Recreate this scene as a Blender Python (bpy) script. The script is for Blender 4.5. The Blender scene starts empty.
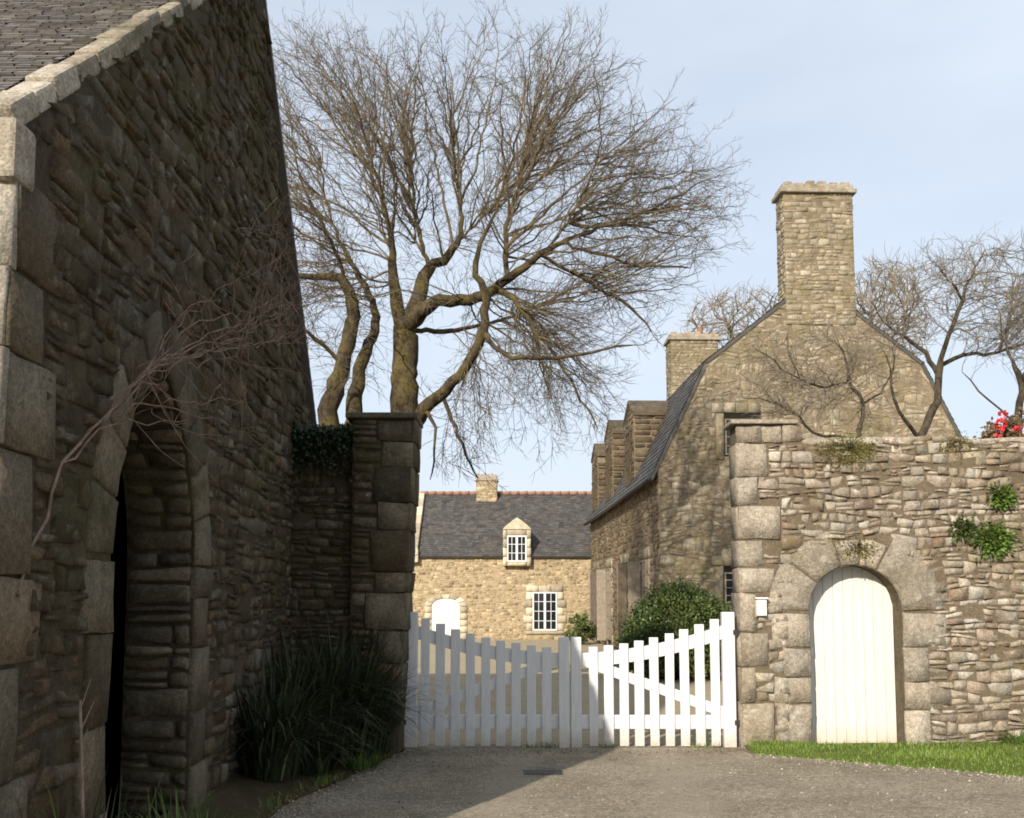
import bpy, math, random
import numpy as np
from mathutils import Vector, Matrix

V = Vector
C = bpy.context.scene.collection
scn = bpy.context.scene
rad = math.radians
rng = random.Random(11)

# ------------------------------------------------------------------ camera model
FPX, PITCH, EYE, HOR = 1000.0, rad(5.0), 1.6, 600.0
CY = HOR - FPX * math.tan(PITCH)          # image row of the optical axis
SP, CP = math.sin(PITCH), math.cos(PITCH)

def ray(px, py):
    dx = (px - 512) / FPX; dv = (CY - py) / FPX
    den = CP - dv * SP
    return dx / den, (SP + dv * CP) / den   # x and z per metre of depth

def P(px, py, Y):
    a, b = ray(px, py)
    return V((a * Y, Y, EYE + b * Y))

def gnd(px, py):
    a, b = ray(px, py)
    Y = -EYE / b
    return V((a * Y, Y, 0))

# gable wall of the near building lies in the plane x = GA + GB*Y
GA, GB = -2.03, -0.032
def G(px, py):
    a, b = ray(px, py)
    Y = GA / (a - GB)
    return (Y, EYE + b * Y)
def gpt(Y, z, d=0.0):
    return V((GA + GB * Y + d, Y, z))

# ------------------------------------------------------------------ mesh builder
class MB:
    def __init__(s):
        s.v = []; s.f = []; s.c = []; s.col = (.5, .5, .5)
    def add(s, vs, fs, col=None):
        b = len(s.v)
        s.v.extend([tuple(x) for x in vs])
        s.c.extend([col or s.col] * len(vs))
        s.f.extend([tuple(i + b for i in f) for f in fs])
    def hexa(s, p, col=None):            # p: 4 bottom (ccw from above) + 4 top
        s.add(p, [(3, 2, 1, 0), (4, 5, 6, 7), (0, 1, 5, 4), (1, 2, 6, 5), (2, 3, 7, 6), (3, 0, 4, 7)], col)
    def box(s, x0, x1, y0, y1, z0, z1, col=None):
        s.hexa([(x0, y0, z0), (x1, y0, z0), (x1, y1, z0), (x0, y1, z0), (x0, y0, z1), (x1, y0, z1), (x1, y1, z1), (x0, y1, z1)], col)
    def fbox(s, F, u0, u1, v0, v1, d0, d1, col=None):   # box in a wall frame
        m = F.at
        s.hexa([m(u0, v0, d1), m(u1, v0, d1), m(u1, v0, d0), m(u0, v0, d0), m(u0, v1, d1), m(u1, v1, d1), m(u1, v1, d0), m(u0, v1, d0)], col)
    def prism(s, F, poly, d0, d1, col=None):            # poly ccw seen from outside, d1 outer
        n = len(poly)
        vs = [F.at(u, v, d1) for u, v in poly] + [F.at(u, v, d0) for u, v in poly]
        fs = [tuple(range(n)), tuple(range(2 * n - 1, n - 1, -1))]
        fs += [(i, i + n, (i + 1) % n + n, (i + 1) % n) for i in range(n)]
        s.add(vs, fs, col)
    def tube(s, pts, rs, k=6, col=None, cap=True):
        n = len(pts)
        if n < 2: return
        pts = [V(p) for p in pts]
        vs = []; fs = []
        t0 = (pts[1] - pts[0]).normalized()
        a = t0.orthogonal().normalized()
        for i in range(n):
            t = (pts[min(i + 1, n - 1)] - pts[max(i - 1, 0)])
            if t.length < 1e-9: t = t0.copy()
            t.normalize()
            a = a - t * a.dot(t)
            if a.length < 1e-6: a = t.orthogonal()
            a.normalize(); b = t.cross(a)
            for j in range(k):
                an = 2 * math.pi * j / k
                vs.append(pts[i] + (a * math.cos(an) + b * math.sin(an)) * rs[i])
        for i in range(n - 1):
            for j in range(k):
                q = (j + 1) % k
                fs.append((i * k + j, i * k + q, (i + 1) * k + q, (i + 1) * k + j))
        if cap:
            fs.append(tuple(range(k - 1, -1, -1))); fs.append(tuple(range((n - 1) * k, n * k)))
        s.add(vs, fs, col)
    def build(s, name, mat, parent=None, smooth=False, bevel=0):
        me = bpy.data.meshes.new(name)
        off = OFF.get(parent.as_pointer(), V((0, 0, 0))) if parent else V((0, 0, 0))
        vs = [(x - off.x, y - off.y, z - off.z) for x, y, z in s.v]
        me.from_pydata(vs, [], s.f)
        at = me.attributes.new('tone', 'FLOAT_COLOR', 'POINT')
        arr = np.ones((len(s.c), 4), np.float32)
        if s.c: arr[:, :3] = np.array(s.c, np.float32)
        at.data.foreach_set('color', arr.ravel())
        me.materials.append(mat)
        if smooth: me.polygons.foreach_set('use_smooth', [True] * len(me.polygons))
        me.update()
        o = bpy.data.objects.new(name, me); C.objects.link(o)
        if parent: o.parent = parent
        OFF[o.as_pointer()] = off
        if bevel:
            m = o.modifiers.new('bevel', 'BEVEL'); m.width = bevel; m.segments = 2; m.limit_method = 'ANGLE'
        return o
OFF = {}

class Frame:
    def __init__(s, O, eu, ev):
        s.O = V(O); s.u = V(eu); s.v = V(ev); s.n = s.u.cross(s.v).normalized()
    def at(s, u, v, d=0.0):
        return s.O + s.u * u + s.v * v + s.n * d

def thing(name, label, cat, loc, group=None):
    o = bpy.data.objects.new(name, None); C.objects.link(o)
    o.empty_display_size = .2
    o.location = loc; OFF[o.as_pointer()] = V(loc)
    return tag(o, label, cat, group)
def tag(o, label, cat, group=None):
    o['label'] = label; o['category'] = cat
    if group: o['group'] = group
    return o
def struct(o, kind='structure', label=None, cat=None):
    o['kind'] = kind
    if label: o['label'] = label; o['category'] = cat
    return o

# ------------------------------------------------------------------ materials
class NT:
    def __init__(s, name):
        s.m = bpy.data.materials.new(name); s.m.use_nodes = True
        s.t = s.m.node_tree; s.b = s.t.nodes['Principled BSDF']
        s.co = s.t.nodes.new('ShaderNodeTexCoord').outputs['Object']
    def new(s, ty, **kw):
        n = s.t.nodes.new(ty)
        for k, v in kw.items(): setattr(n, k, v)
        return n
    def set(s, sock, val):
        if hasattr(val, 'is_output'): s.t.links.new(val, sock)
        elif isinstance(val, (tuple, list)) and len(val) == 3 and sock.type == 'RGBA': sock.default_value = (*val, 1)
        else: sock.default_value = val
    def noise(s, scale, detail=4, rough=.55, vec=None, dist=0):
        n = s.new('ShaderNodeTexNoise')
        s.set(n.inputs['Scale'], scale); s.set(n.inputs['Detail'], detail); s.set(n.inputs['Roughness'], rough)
        s.set(n.inputs['Distortion'], dist)
        s.set(n.inputs['Vector'], vec if vec is not None else s.co)
        return n.outputs['Fac']
    def scale(s, vec, sc):
        n = s.new('ShaderNodeMapping'); s.set(n.inputs['Vector'], vec); n.inputs['Scale'].default_value = sc
        return n.outputs[0]
    def ramp(s, fac, stops, interp='LINEAR'):
        n = s.new('ShaderNodeValToRGB'); n.color_ramp.interpolation = interp
        e = n.color_ramp.elements
        while len(e) < len(stops): e.new(.5)
        for el, (p, c) in zip(e, stops):
            el.position = p; el.color = (*c, 1) if isinstance(c, (tuple, list)) else (c, c, c, 1)
        s.set(n.inputs[0], fac); return n.outputs[0]
    def mix(s, fac, a, b, mode='MIX'):
        n = s.new('ShaderNodeMix', data_type='RGBA', blend_type=mode)
        s.set(n.inputs[0], fac); s.set(n.inputs[6], a); s.set(n.inputs[7], b)
        return n.outputs[2]
    def math(s, op, a, b=0.0):
        n = s.new('ShaderNodeMath', operation=op); s.set(n.inputs[0], a); s.set(n.inputs[1], b)
        return n.outputs[0]
    def tone(s):
        a = s.new('ShaderNodeAttribute', attribute_name='tone')
        sp = s.new('ShaderNodeSeparateColor'); s.t.links.new(a.outputs['Color'], sp.inputs[0])
        return sp.outputs[0], sp.outputs[1], sp.outputs[2]
    def bump(s, h, strength=.4, dist=.01):
        n = s.new('ShaderNodeBump'); s.set(n.inputs['Strength'], strength); s.set(n.inputs['Distance'], dist)
        s.set(n.inputs['Height'], h); s.t.links.new(n.outputs[0], s.b.inputs['Normal'])
    def done(s, col, rough=.85, spec=.25):
        s.set(s.b.inputs['Base Color'], col); s.set(s.b.inputs['Roughness'], rough)
        s.b.inputs['Specular IOR Level'].default_value = spec
        return s.m

def stone_mat(name, cols, lichen=(.48, .46, .40), lich=.25, moss=(.09, .08, .03), mossy=.25, stain=(.10, .07, .045), stainy=.3, bump=.55, lo=.6, hi=1.4):
    n = NT(name); r, g, b = n.tone()
    k = len(cols)
    c = n.ramp(r, [(i / max(k - 1, 1), x) for i, x in enumerate(cols)])
    c = n.mix(1, c, n.ramp(g, [(0, lo), (.6, 1.0), (1, hi)]), 'MULTIPLY')
    c = n.mix(1, c, n.ramp(n.noise(26, 6, .7), [(.3, .62), (.7, 1.3)]), 'MULTIPLY')
    c = n.mix(1, c, n.ramp(n.noise(70, 3, .6), [(.35, .72), (.65, 1.25)]), 'MULTIPLY')
    c = n.mix(1, c, n.ramp(n.noise(3.1, 4, .6), [(.3, .78), (.7, 1.18)]), 'MULTIPLY')
    lf = n.math('MULTIPLY', n.ramp(n.noise(9, 6, .68), [(.54, 0), (.66, 1)]), n.ramp(n.noise(1.3, 3), [(.4, .2), (.65, 1)]))
    c = n.mix(n.math('MULTIPLY', lf, lich * 2), c, lichen)
    sf = n.ramp(n.noise(2.0, 5, .65, n.scale(n.co, (1, 1, .45))), [(.52, 0), (.72, 1)])
    c = n.mix(n.math('MULTIPLY', sf, stainy * 1.6), c, stain)
    mf = n.math('MULTIPLY', n.ramp(n.noise(1.1, 5, .6), [(.47, 0), (.68, 1)]), n.ramp(n.noise(14, 5, .7), [(.35, .2), (.6, 1)]))
    c = n.mix(n.math('MULTIPLY', mf, mossy * 1.7), c, moss)
    h = n.math('ADD', n.noise(38, 7, .72), n.math('MULTIPLY', n.noise(9, 3), 1.3))
    n.bump(h, bump, .016)
    return n.done(c, .92, .15)

def plain(name, col, rough=.6, var=.12, scale=6, bump=.0, spec=.3, dirt=None, dirty=0):
    n = NT(name)
    c = n.mix(1, col, n.ramp(n.noise(scale, 5, .6), [(.3, 1 - var), (.7, 1 + var)]), 'MULTIPLY')
    if dirt: c = n.mix(n.math('MULTIPLY', n.ramp(n.noise(scale * .6, 6, .7), [(.5, 0), (.75, 1)]), dirty), c, dirt)
    if bump: n.bump(n.noise(scale * 6, 5), bump, .01)
    return n.done(c, rough, spec)

def leaf_mat(name, stops, rough=.5, spec=.3, trans=0):
    n = NT(name); r, g, b = n.tone()
    c = n.ramp(r, stops)
    c = n.mix(1, c, n.ramp(g, [(0, .7), (1, 1.25)]), 'MULTIPLY')
    if trans: n.b.inputs['Subsurface Weight'].default_value = 0
    return n.done(c, rough, spec)

M = {}
M['rubble'] = stone_mat('rubble_stone', [(.19, .14, .10), (.31, .26, .195), (.37, .33, .27), (.245, .19, .14), (.40, .37, .32), (.23, .18, .14), (.33, .285, .225)], lichen=(.46, .44, .39), lich=.5, moss=(.15, .12, .045), mossy=.42, stain=(.125, .075, .045), stainy=.5, bump=.8, lo=.68, hi=1.28)
M['granite'] = stone_mat('dressed_granite', [(.29, .245, .19), (.35, .305, .24), (.325, .275, .21), (.31, .275, .225)], lichen=(.46, .44, .38), lich=.42, moss=(.14, .11, .05), mossy=.35, stain=(.13, .09, .058), stainy=.5, bump=1.0, lo=.8, hi=1.12)
M['mortar'] = stone_mat('lime_mortar', [(.125, .097, .066), (.16, .126, .086)], lich=.06, mossy=.3, stainy=.3)
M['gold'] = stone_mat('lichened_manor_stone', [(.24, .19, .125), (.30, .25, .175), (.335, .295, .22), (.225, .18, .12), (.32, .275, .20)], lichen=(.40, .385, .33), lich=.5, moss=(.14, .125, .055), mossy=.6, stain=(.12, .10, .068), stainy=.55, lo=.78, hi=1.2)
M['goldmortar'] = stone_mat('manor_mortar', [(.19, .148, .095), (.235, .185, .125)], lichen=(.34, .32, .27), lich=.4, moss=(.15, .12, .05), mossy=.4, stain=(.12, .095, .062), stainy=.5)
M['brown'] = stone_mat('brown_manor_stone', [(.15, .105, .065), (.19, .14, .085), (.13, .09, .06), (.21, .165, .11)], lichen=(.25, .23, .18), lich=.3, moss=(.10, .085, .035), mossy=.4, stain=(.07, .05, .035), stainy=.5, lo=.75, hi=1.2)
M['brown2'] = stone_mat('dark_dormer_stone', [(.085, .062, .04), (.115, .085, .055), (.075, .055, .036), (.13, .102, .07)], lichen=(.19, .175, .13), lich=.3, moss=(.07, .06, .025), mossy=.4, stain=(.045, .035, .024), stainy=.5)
M['far'] = stone_mat('pale_farmhouse_stone', [(.30, .23, .135), (.40, .32, .20), (.37, .29, .18), (.25, .185, .11), (.43, .36, .25)], lich=.06, mossy=.03, stainy=.12)
M['farmortar'] = stone_mat('farmhouse_mortar', [(.36, .285, .18), (.40, .32, .205)], lich=.05, mossy=.03, stainy=.05)
M['tuffeau'] = stone_mat('pale_dressed_stone', [(.46, .40, .29), (.52, .455, .34), (.43, .37, .265)], lich=.1, mossy=.03, stainy=.1, bump=.3)
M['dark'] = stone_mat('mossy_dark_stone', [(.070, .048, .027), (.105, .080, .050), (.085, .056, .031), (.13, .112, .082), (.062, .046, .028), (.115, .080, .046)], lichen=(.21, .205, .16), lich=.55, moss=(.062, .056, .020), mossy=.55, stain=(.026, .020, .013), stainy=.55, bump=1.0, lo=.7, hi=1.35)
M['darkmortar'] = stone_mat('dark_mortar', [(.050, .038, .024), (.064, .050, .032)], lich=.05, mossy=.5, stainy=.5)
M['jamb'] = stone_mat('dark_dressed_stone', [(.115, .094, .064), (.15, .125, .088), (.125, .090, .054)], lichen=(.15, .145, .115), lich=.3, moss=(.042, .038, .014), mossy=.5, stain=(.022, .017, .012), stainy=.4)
M['coping'] = stone_mat('lichened_coping', [(.30, .26, .20), (.37, .33, .27), (.26, .215, .155)], lichen=(.52, .50, .42), lich=.5, mossy=.45, stain=(.10, .08, .055), stainy=.4, bump=.9)

def slate_mat(name, stops, moss=(.16, .13, .07), amt=.3):
    n = NT(name); r, g, b = n.tone()
    c = n.ramp(r, stops)
    c = n.mix(1, c, n.ramp(g, [(0, .72), (1, 1.25)]), 'MULTIPLY')
    c = n.mix(n.math('MULTIPLY', n.ramp(n.noise(3, 6, .7), [(.5, 0), (.7, 1)]), amt), c, moss)
    c = n.mix(1, c, n.ramp(n.noise(40, 4, .6), [(.3, .8), (.7, 1.2)]), 'MULTIPLY')
    n.bump(n.noise(30, 5), .25, .006)
    return n.done(c, .62, .35)
M['slate'] = slate_mat('weathered_slate', [(0, (.095, .088, .082)), (.5, (.125, .113, .105)), (1, (.16, .145, .135))], amt=.35)
M['slate2'] = slate_mat('grey_slate', [(0, (.042, .039, .036)), (.5, (.06, .055, .05)), (1, (.085, .077, .068))], amt=.4)
M['slate3'] = slate_mat('dark_grey_slate', [(0, (.050, .047, .045)), (.5, (.062, .058, .054)), (1, (.078, .072, .067))], (.12, .095, .06), .55)
M['tile'] = plain('ridge_tile_terracotta', (.26, .135, .09), .8, .3, 8, .2)
n = NT('white_gate_paint')
c = n.mix(1, (.60, .60, .595), n.ramp(n.noise(5, 5, .65, n.scale(n.co, (5, 5, .6))), [(.3, .9), (.7, 1.06)]), 'MULTIPLY')
ps = n.new('ShaderNodeNewGeometry'); sx = n.new('ShaderNodeSeparateXYZ'); n.t.links.new(ps.outputs['Position'], sx.inputs[0])
sp_ = n.math('ADD', sx.outputs[2], n.math('MULTIPLY', n.noise(9, 5, .7), .4))
c = n.mix(n.ramp(sp_, [(.17, .75), (.45, 0)]), c, (.36, .31, .22))
c = n.mix(n.ramp(n.noise(16, 6, .75), [(.6, 0), (.72, .35)]), c, (.42, .40, .33))
n.bump(n.noise(20, 5, .6, n.scale(n.co, (4, 4, .4))), .25, .004)
M['gatewhite'] = n.done(c, .55, .3)
n = NT('white_door_paint')
sx = n.new('ShaderNodeSeparateXYZ'); n.t.links.new(n.co, sx.inputs[0])
c = n.mix(1, (.58, .565, .52), n.ramp(n.noise(3, 5, .6, n.scale(n.co, (6, 1, .5))), [(.3, .95), (.7, 1.05)]), 'MULTIPLY')
sp_ = n.math('ADD', sx.outputs[2], n.math('MULTIPLY', n.noise(7, 5, .7), .35))
c = n.mix(n.ramp(sp_, [(.16, .6), (.42, 0)]), c, (.46, .33, .23))
M['doorwhite'] = n.done(c, .5, .3)
M['white'] = plain('white_window_paint', (.66, .655, .63), .5, .03, 4)
M['plastic'] = plain('pale_plastic', (.66, .64, .60), .4, .03, 4)
M['iron'] = plain('dark_iron', (.03, .028, .026), .5, .2, 20)
M['woodgrey'] = plain('weathered_shutter_wood', (.20, .165, .125), .8, .25, 9, .3)
M['void'] = plain('dark_interior_shade', (.012, .010, .008), .95, .2, 3)  # near black; on window panels the colour stands in for recess shade
g = NT('window_glass'); M['glass'] = g.done((.012, .014, .017), .08, .6)

def bark_mat(name, a, b, moss, amt):
    n = NT(name)
    c = n.ramp(n.noise(6, 7, .75, n.scale(n.co, (1.4, 1.4, .5))), [(.40, a), (.60, b)])
    c = n.mix(n.math('MULTIPLY', n.ramp(n.noise(3.2, 6, .72), [(.46, 0), (.58, 1)]), amt), c, moss)
    n.bump(n.noise(16, 6, .75, n.scale(n.co, (1, 1, .3))), 1, .06)
    return n.done(c, .9, .12)
M['bark'] = bark_mat('mossy_bark', (.030, .022, .014), (.105, .082, .056), (.15, .118, .035), .6)
M['twig'] = bark_mat('brown_twigs', (.13, .10, .07), (.22, .175, .125), (.19, .155, .065), .5)
M['bark2'] = bark_mat('grey_bark', (.045, .036, .027), (.11, .09, .066), (.12, .105, .055), .4)
M['twig2'] = bark_mat('grey_twigs', (.21, .175, .135), (.31, .265, .21), (.25, .22, .14), .5)
M['vine'] = bark_mat('dead_vine', (.20, .135, .10), (.42, .30, .235), (.22, .18, .12), .3)
M['hedge'] = leaf_mat('hedge_leaf', [(0, (.028, .048, .011)), (.5, (.058, .090, .018)), (1, (.11, .135, .032))], .45, .4)
M['strap'] = leaf_mat('strap_leaf', [(0, (.014, .020, .008)), (.6, (.028, .040, .014)), (.88, (.065, .072, .03)), (1, (.17, .135, .075))], .5, .25)
M['ivy'] = leaf_mat('ivy_leaf', [(0, (.010, .018, .007)), (1, (.028, .042, .014))], .5, .3)
M['fern'] = leaf_mat('fern_leaf', [(0, (.04, .075, .014)), (.6, (.085, .14, .024)), (1, (.14, .20, .04))], .5, .25)
M['mossleaf'] = leaf_mat('moss_tuft', [(0, (.09, .08, .02)), (.6, (.14, .14, .03)), (1, (.21, .15, .06))], .7, .1)
M['grass'] = leaf_mat('grass_blade', [(0, (.07, .11, .018)), (.5, (.12, .19, .03)), (.9, (.19, .25, .05)), (1, (.30, .27, .12))], .55, .25)
M['camellia'] = leaf_mat('camellia_leaf', [(0, (.05, .045, .02)), (.6, (.14, .10, .05)), (1, (.20, .10, .06))], .45, .4)
M['red'] = leaf_mat('red_petal', [(0, (.42, .02, .03)), (1, (.70, .06, .07))], .5, .3)
M['pebble'] = leaf_mat('loose_pebble', [(0, (.14, .12, .09)), (1, (.40, .36, .30))], .9, .15)
M['litter'] = leaf_mat('fallen_leaf', [(0, (.10, .06, .03)), (1, (.24, .16, .09))], .8, .1)

def drive_mat():
    n = NT('worn_drive_gravel')
    c = n.ramp(n.noise(1.2, 5, .6), [(.3, (.20, .168, .122)), (.5, (.26, .222, .165)), (.7, (.31, .268, .205))])
    v = n.new('ShaderNodeTexVoronoi'); v.inputs['Scale'].default_value = 75; n.set(v.inputs['Vector'], n.co)
    sp = n.new('ShaderNodeSeparateColor'); n.t.links.new(v.outputs['Color'], sp.inputs[0])
    c = n.mix(1, c, n.ramp(sp.outputs[0], [(0, .62), (.6, 1.0), (1, 1.5)]), 'MULTIPLY')
    c = n.mix(1, c, n.ramp(n.noise(14, 6, .7), [(.3, .72), (.7, 1.25)]), 'MULTIPLY')
    c = n.mix(n.ramp(n.noise(.7, 6, .7, n.scale(n.co, (1, 1.6, 1))), [(.52, 0), (.72, .55)]), c, (.12, .10, .075))
    sx = n.new('ShaderNodeSeparateXYZ'); n.t.links.new(n.co, sx.inputs[0])
    xx = n.math('ADD', sx.outputs[0], n.math('ADD', n.math('MULTIPLY', sx.outputs[1], -.09), n.math('MULTIPLY', n.noise(.8, 3), .5)))
    tr_ = n.math('ABSOLUTE', n.math('SUBTRACT', n.math('ABSOLUTE', n.math('SUBTRACT', xx, .15)), .72))
    c = n.mix(n.ramp(tr_, [(.08, .42), (.34, 0)]), c, (.32, .275, .21))
    c = n.mix(n.ramp(n.noise(3.2, 7, .75), [(.58, 0), (.7, .6)]), c, (.11, .095, .065))
    n.bump(n.math('ADD', v.outputs['Distance'], n.noise(60, 4)), .8, .014)
    return n.done(c, .95, .12)
M['drive'] = drive_mat()
def soil_mat(name, a, b, green, amt):
    n = NT(name)
    c = n.ramp(n.noise(5, 7, .7), [(.3, a), (.7, b)])
    c = n.mix(n.math('MULTIPLY', n.ramp(n.noise(1.2, 5, .65), [(.42, 0), (.6, 1)]), amt), c, green)
    n.bump(n.noise(24, 6, .7), .8, .03)
    return n.done(c, .95, .1)
M['soil'] = soil_mat('bed_soil', (.045, .032, .02), (.09, .066, .042), (.04, .05, .015), .5)
M['turf'] = soil_mat('verge_turf', (.06, .075, .018), (.10, .13, .03), (.13, .15, .04), .5)
M['land'] = soil_mat('rough_land', (.10, .085, .05), (.15, .13, .075), (.09, .11, .03), .8)
M['yard'] = soil_mat('pale_yard_gravel', (.30, .24, .16), (.40, .33, .23), (.25, .22, .13), .3)

# ------------------------------------------------------------------ stonework
def patch(mb, F, fuv, w, h, D, col, R, r=.018, rough=.006, nx=None, ny=None, off=0.0, back=-.02):
    """one stone: fuv(s,t) -> (u,v); rounded edges, uneven face"""
    r = min(r, .3 * w, .3 * h)
    nx = nx or (4 if w < .35 else 6); ny = ny or (3 if h < .14 else 4)
    def grid(n, L):
        e = r / L
        return [0, e * .35] + [e + (1 - 2 * e) * i / (n - 2) for i in range(n - 1)] + [1 - e * .35, 1]
    S = grid(nx, w); T = grid(ny, h)
    ns, nt = len(S), len(T)
    tx, ty = R.uniform(-.5, .5) * rough * 3, R.uniform(-.5, .5) * rough * 3
    ph = [R.uniform(0, 6.28) for _ in range(4)]
    fs_ = [R.uniform(2, 5) for _ in range(4)]
    vs = []
    cr = R.uniform(.1, .5) * r
    for j, t in enumerate(T):
        for i, s in enumerate(S):
            u, v = fuv(s, t)
            es = min(s, 1 - s) * w / r; et = min(t, 1 - t) * h / r
            es = min(es, 1); et = min(et, 1)
            # outline irregularity
            if es < 1 or et < 1:
                cu, cv = fuv(.5, .5)
                k = (1 - es) * (1 - et) * cr * 2.2
                L = math.hypot(cu - u, cv - v) + 1e-6
                u += (cu - u) / L * k; v += (cv - v) / L * k
            u += min(rough, .007) * .7 * math.sin(fs_[0] * t * 3 + ph[0]) * (1 if 0 < i < ns - 1 else .8)
            v += min(rough, .006) * .7 * math.sin(fs_[1] * s * 3 + ph[1])
            prof = (es * (2 - es)) * (et * (2 - et))
            d = back + (D - back + off) * prof
            if prof > .2:
                d += (tx * (s - .5) * 2 + ty * (t - .5) * 2 + rough * math.sin(fs_[2] * s * 2 + ph[2]) * math.cos(fs_[3] * t * 2 + ph[3]) + R.uniform(-.35, .35) * rough) * prof
            vs.append(F.at(u, v, d))
    fc = [(j * ns + i, j * ns + i + 1, (j + 1) * ns + i + 1, (j + 1) * ns + i) for j in range(nt - 1) for i in range(ns - 1)]
    mb.add(vs, fc, col)

def quadmap(bl, br, tr, tl):
    def f(s, t):
        a = (1 - s) * (1 - t); b = s * (1 - t); c = s * t; d = (1 - s) * t
        return (a * bl[0] + b * br[0] + c * tr[0] + d * tl[0], a * bl[1] + b * br[1] + c * tr[1] + d * tl[1])
    return f
def rcol(R): return (R.random(), R.random(), R.random())

def ashlar(mb, F, u0, u1, v0, v1, D=.03, R=rng, g=.004, jit=.011, rough=.006, **kw):
    j = lambda: R.uniform(-jit, jit)
    q = quadmap((u0 + g + j(), v0 + g + j()), (u1 - g + j(), v0 + g + j()), (u1 - g + j(), v1 - g + j()), (u0 + g + j(), v1 - g + j()))
    patch(mb, F, q, abs(u1 - u0), abs(v1 - v0), D, rcol(R), R, rough=rough, r=.007, off=R.uniform(-.004, .006), **kw)

def voussoir(mb, F, cu, cv, r0, r1, a0, a1, D=.03, R=rng, rough=.004, sq=1.0):
    def f(s, t):
        a = a0 + (a1 - a0) * (.012 + .976 * (1 - s)); r = r0 + (r1 - r0) * t
        return (cu + math.cos(a) * r, cv + math.sin(a) * r * sq)
    patch(mb, F, f, abs(a1 - a0) * (r0 + r1) / 2, r1 - r0, D, rcol(R), R, rough=rough, r=.014, nx=7, ny=5)

def rubble(mb, F, u0, u1, v0, v1, seed, hr=(.07, .15), wr=(1.3, 3.2), D=.03, gap=.007, top=None, left=None, right=None, holes=None, wob=.02, split=.28, rough=.008, r=.02, nx=None, ny=None, voff=.012, cj=.006):
    R = random.Random(seed)
    ph = [(R.uniform(.6, 3.6), R.uniform(0, 6.3), R.uniform(.3, 1)) for _ in range(64)]
    def wave(i, u):
        s = 0
        for k in range(3):
            f, p, a = ph[(i * 5 + k * 11) % 64]
            s += a * math.sin(f * u * (1 + k) + p + i)
        return s * wob * .5
    v = v0; i = 0
    while v < v1:
        h = R.uniform(*hr)
        if v + h > v1 - hr[0] * .6: h = v1 - v
        vm = v + h / 2
        L = min(left(v), left(vm), left(v + h)) if left else u0
        Rr = max(right(v), right(v + h)) if right else u1
        spans = [(L, Rr)]
        for a, b in (holes(vm, h) if holes else []):
            ns = []
            for x, y in spans:
                if b <= x or a >= y: ns.append((x, y)); continue
                if a > x: ns.append((x, a))
                if b < y: ns.append((b, y))
            spans = ns
        for x, y in spans:
            u = x
            while u < y - 1e-4:
                w = h * R.uniform(*wr)
                w = max(w, hr[0])
                if u + w > y - hr[0]: w = y - u
                lo = lambda q: v + (wave(i, q) if i else 0)
                hi = lambda q: v + h + wave(i + 1, q) * (0 if v + h >= v1 - 1e-6 else 1)
                parts = [(0, 1)]
                if h > hr[0] * 1.35 and R.random() < split:
                    m = R.uniform(.38, .62); parts = [(0, m), (m, 1)]
                slL, slR = R.uniform(-.012, .012), R.uniform(-.012, .012)
                for a, b in parts:
                    c = []; hh0 = h * (b - a)
                    for (uu, tt, sg, sv, sl) in ((u, a, 1, 1, slL), (u + w, a, -1, 1, slR), (u + w, b, -1, -1, slR), (u, b, 1, -1, slL)):
                        q = uu + sg * (gap * R.uniform(.4, 1.3) + R.uniform(-.6, .6) * cj) + sl * (tt - .5)
                        z = lo(q) + (hi(q) - lo(q)) * tt + sv * (gap * R.uniform(.4, 1.3) + R.uniform(-.5, .5) * cj * min(1, hh0 * 9))
                        if top: z = min(z, top(q))
                        c.append((q, z))
                    hh = ((c[3][1] - c[0][1]) + (c[2][1] - c[1][1])) / 2
                    if hh < .025 or w < .03: continue
                    if R.random() < .012: continue
                    patch(mb, F, quadmap(*c), w, hh, D, rcol(R), R, r=r, rough=rough, off=R.uniform(-voff, voff), nx=nx, ny=ny)
                u += w
        v += h; i += 1

def slates(mb, F, U, Vl, seed, expo=.14, w=.20, th=.010, ulo=None, uhi=None):
    R = random.Random(seed)
    rows = int(Vl / expo)
    ex = Vl / rows
    for j in range(rows):
        a = ulo(j * ex) if ulo else 0; b = uhi(j * ex) if uhi else U
        u = a - R.uniform(0, w) * (j % 2) * .5
        while u < b:
            ww = w * R.uniform(.7, 1.25)
            x0, x1 = max(u, a), min(u + ww, b)
            if x1 - x0 > .02:
                t = th * R.uniform(.6, 1.7); dv = R.uniform(-.012, .008); sk = R.uniform(-.006, .006)
                v0 = j * ex + dv; v1 = (j + 1) * ex + .015
                g = .003
                vs = [F.at(x0 + g, v0 + sk, t + .004), F.at(x1 - g, v0 - sk, t + .004), F.at(x1 - g, v1, .003), F.at(x0 + g, v1, .003),
                      F.at(x0 + g, v0 + sk, -.004), F.at(x1 - g, v0 - sk, -.004)]
                mb.add(vs, [(0, 1, 2, 3), (4, 5, 1, 0)], rcol(R))
            u += ww

X, Y_, Z = V((1, 0, 0)), V((0, 1, 0)), V((0, 0, 1))

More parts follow.
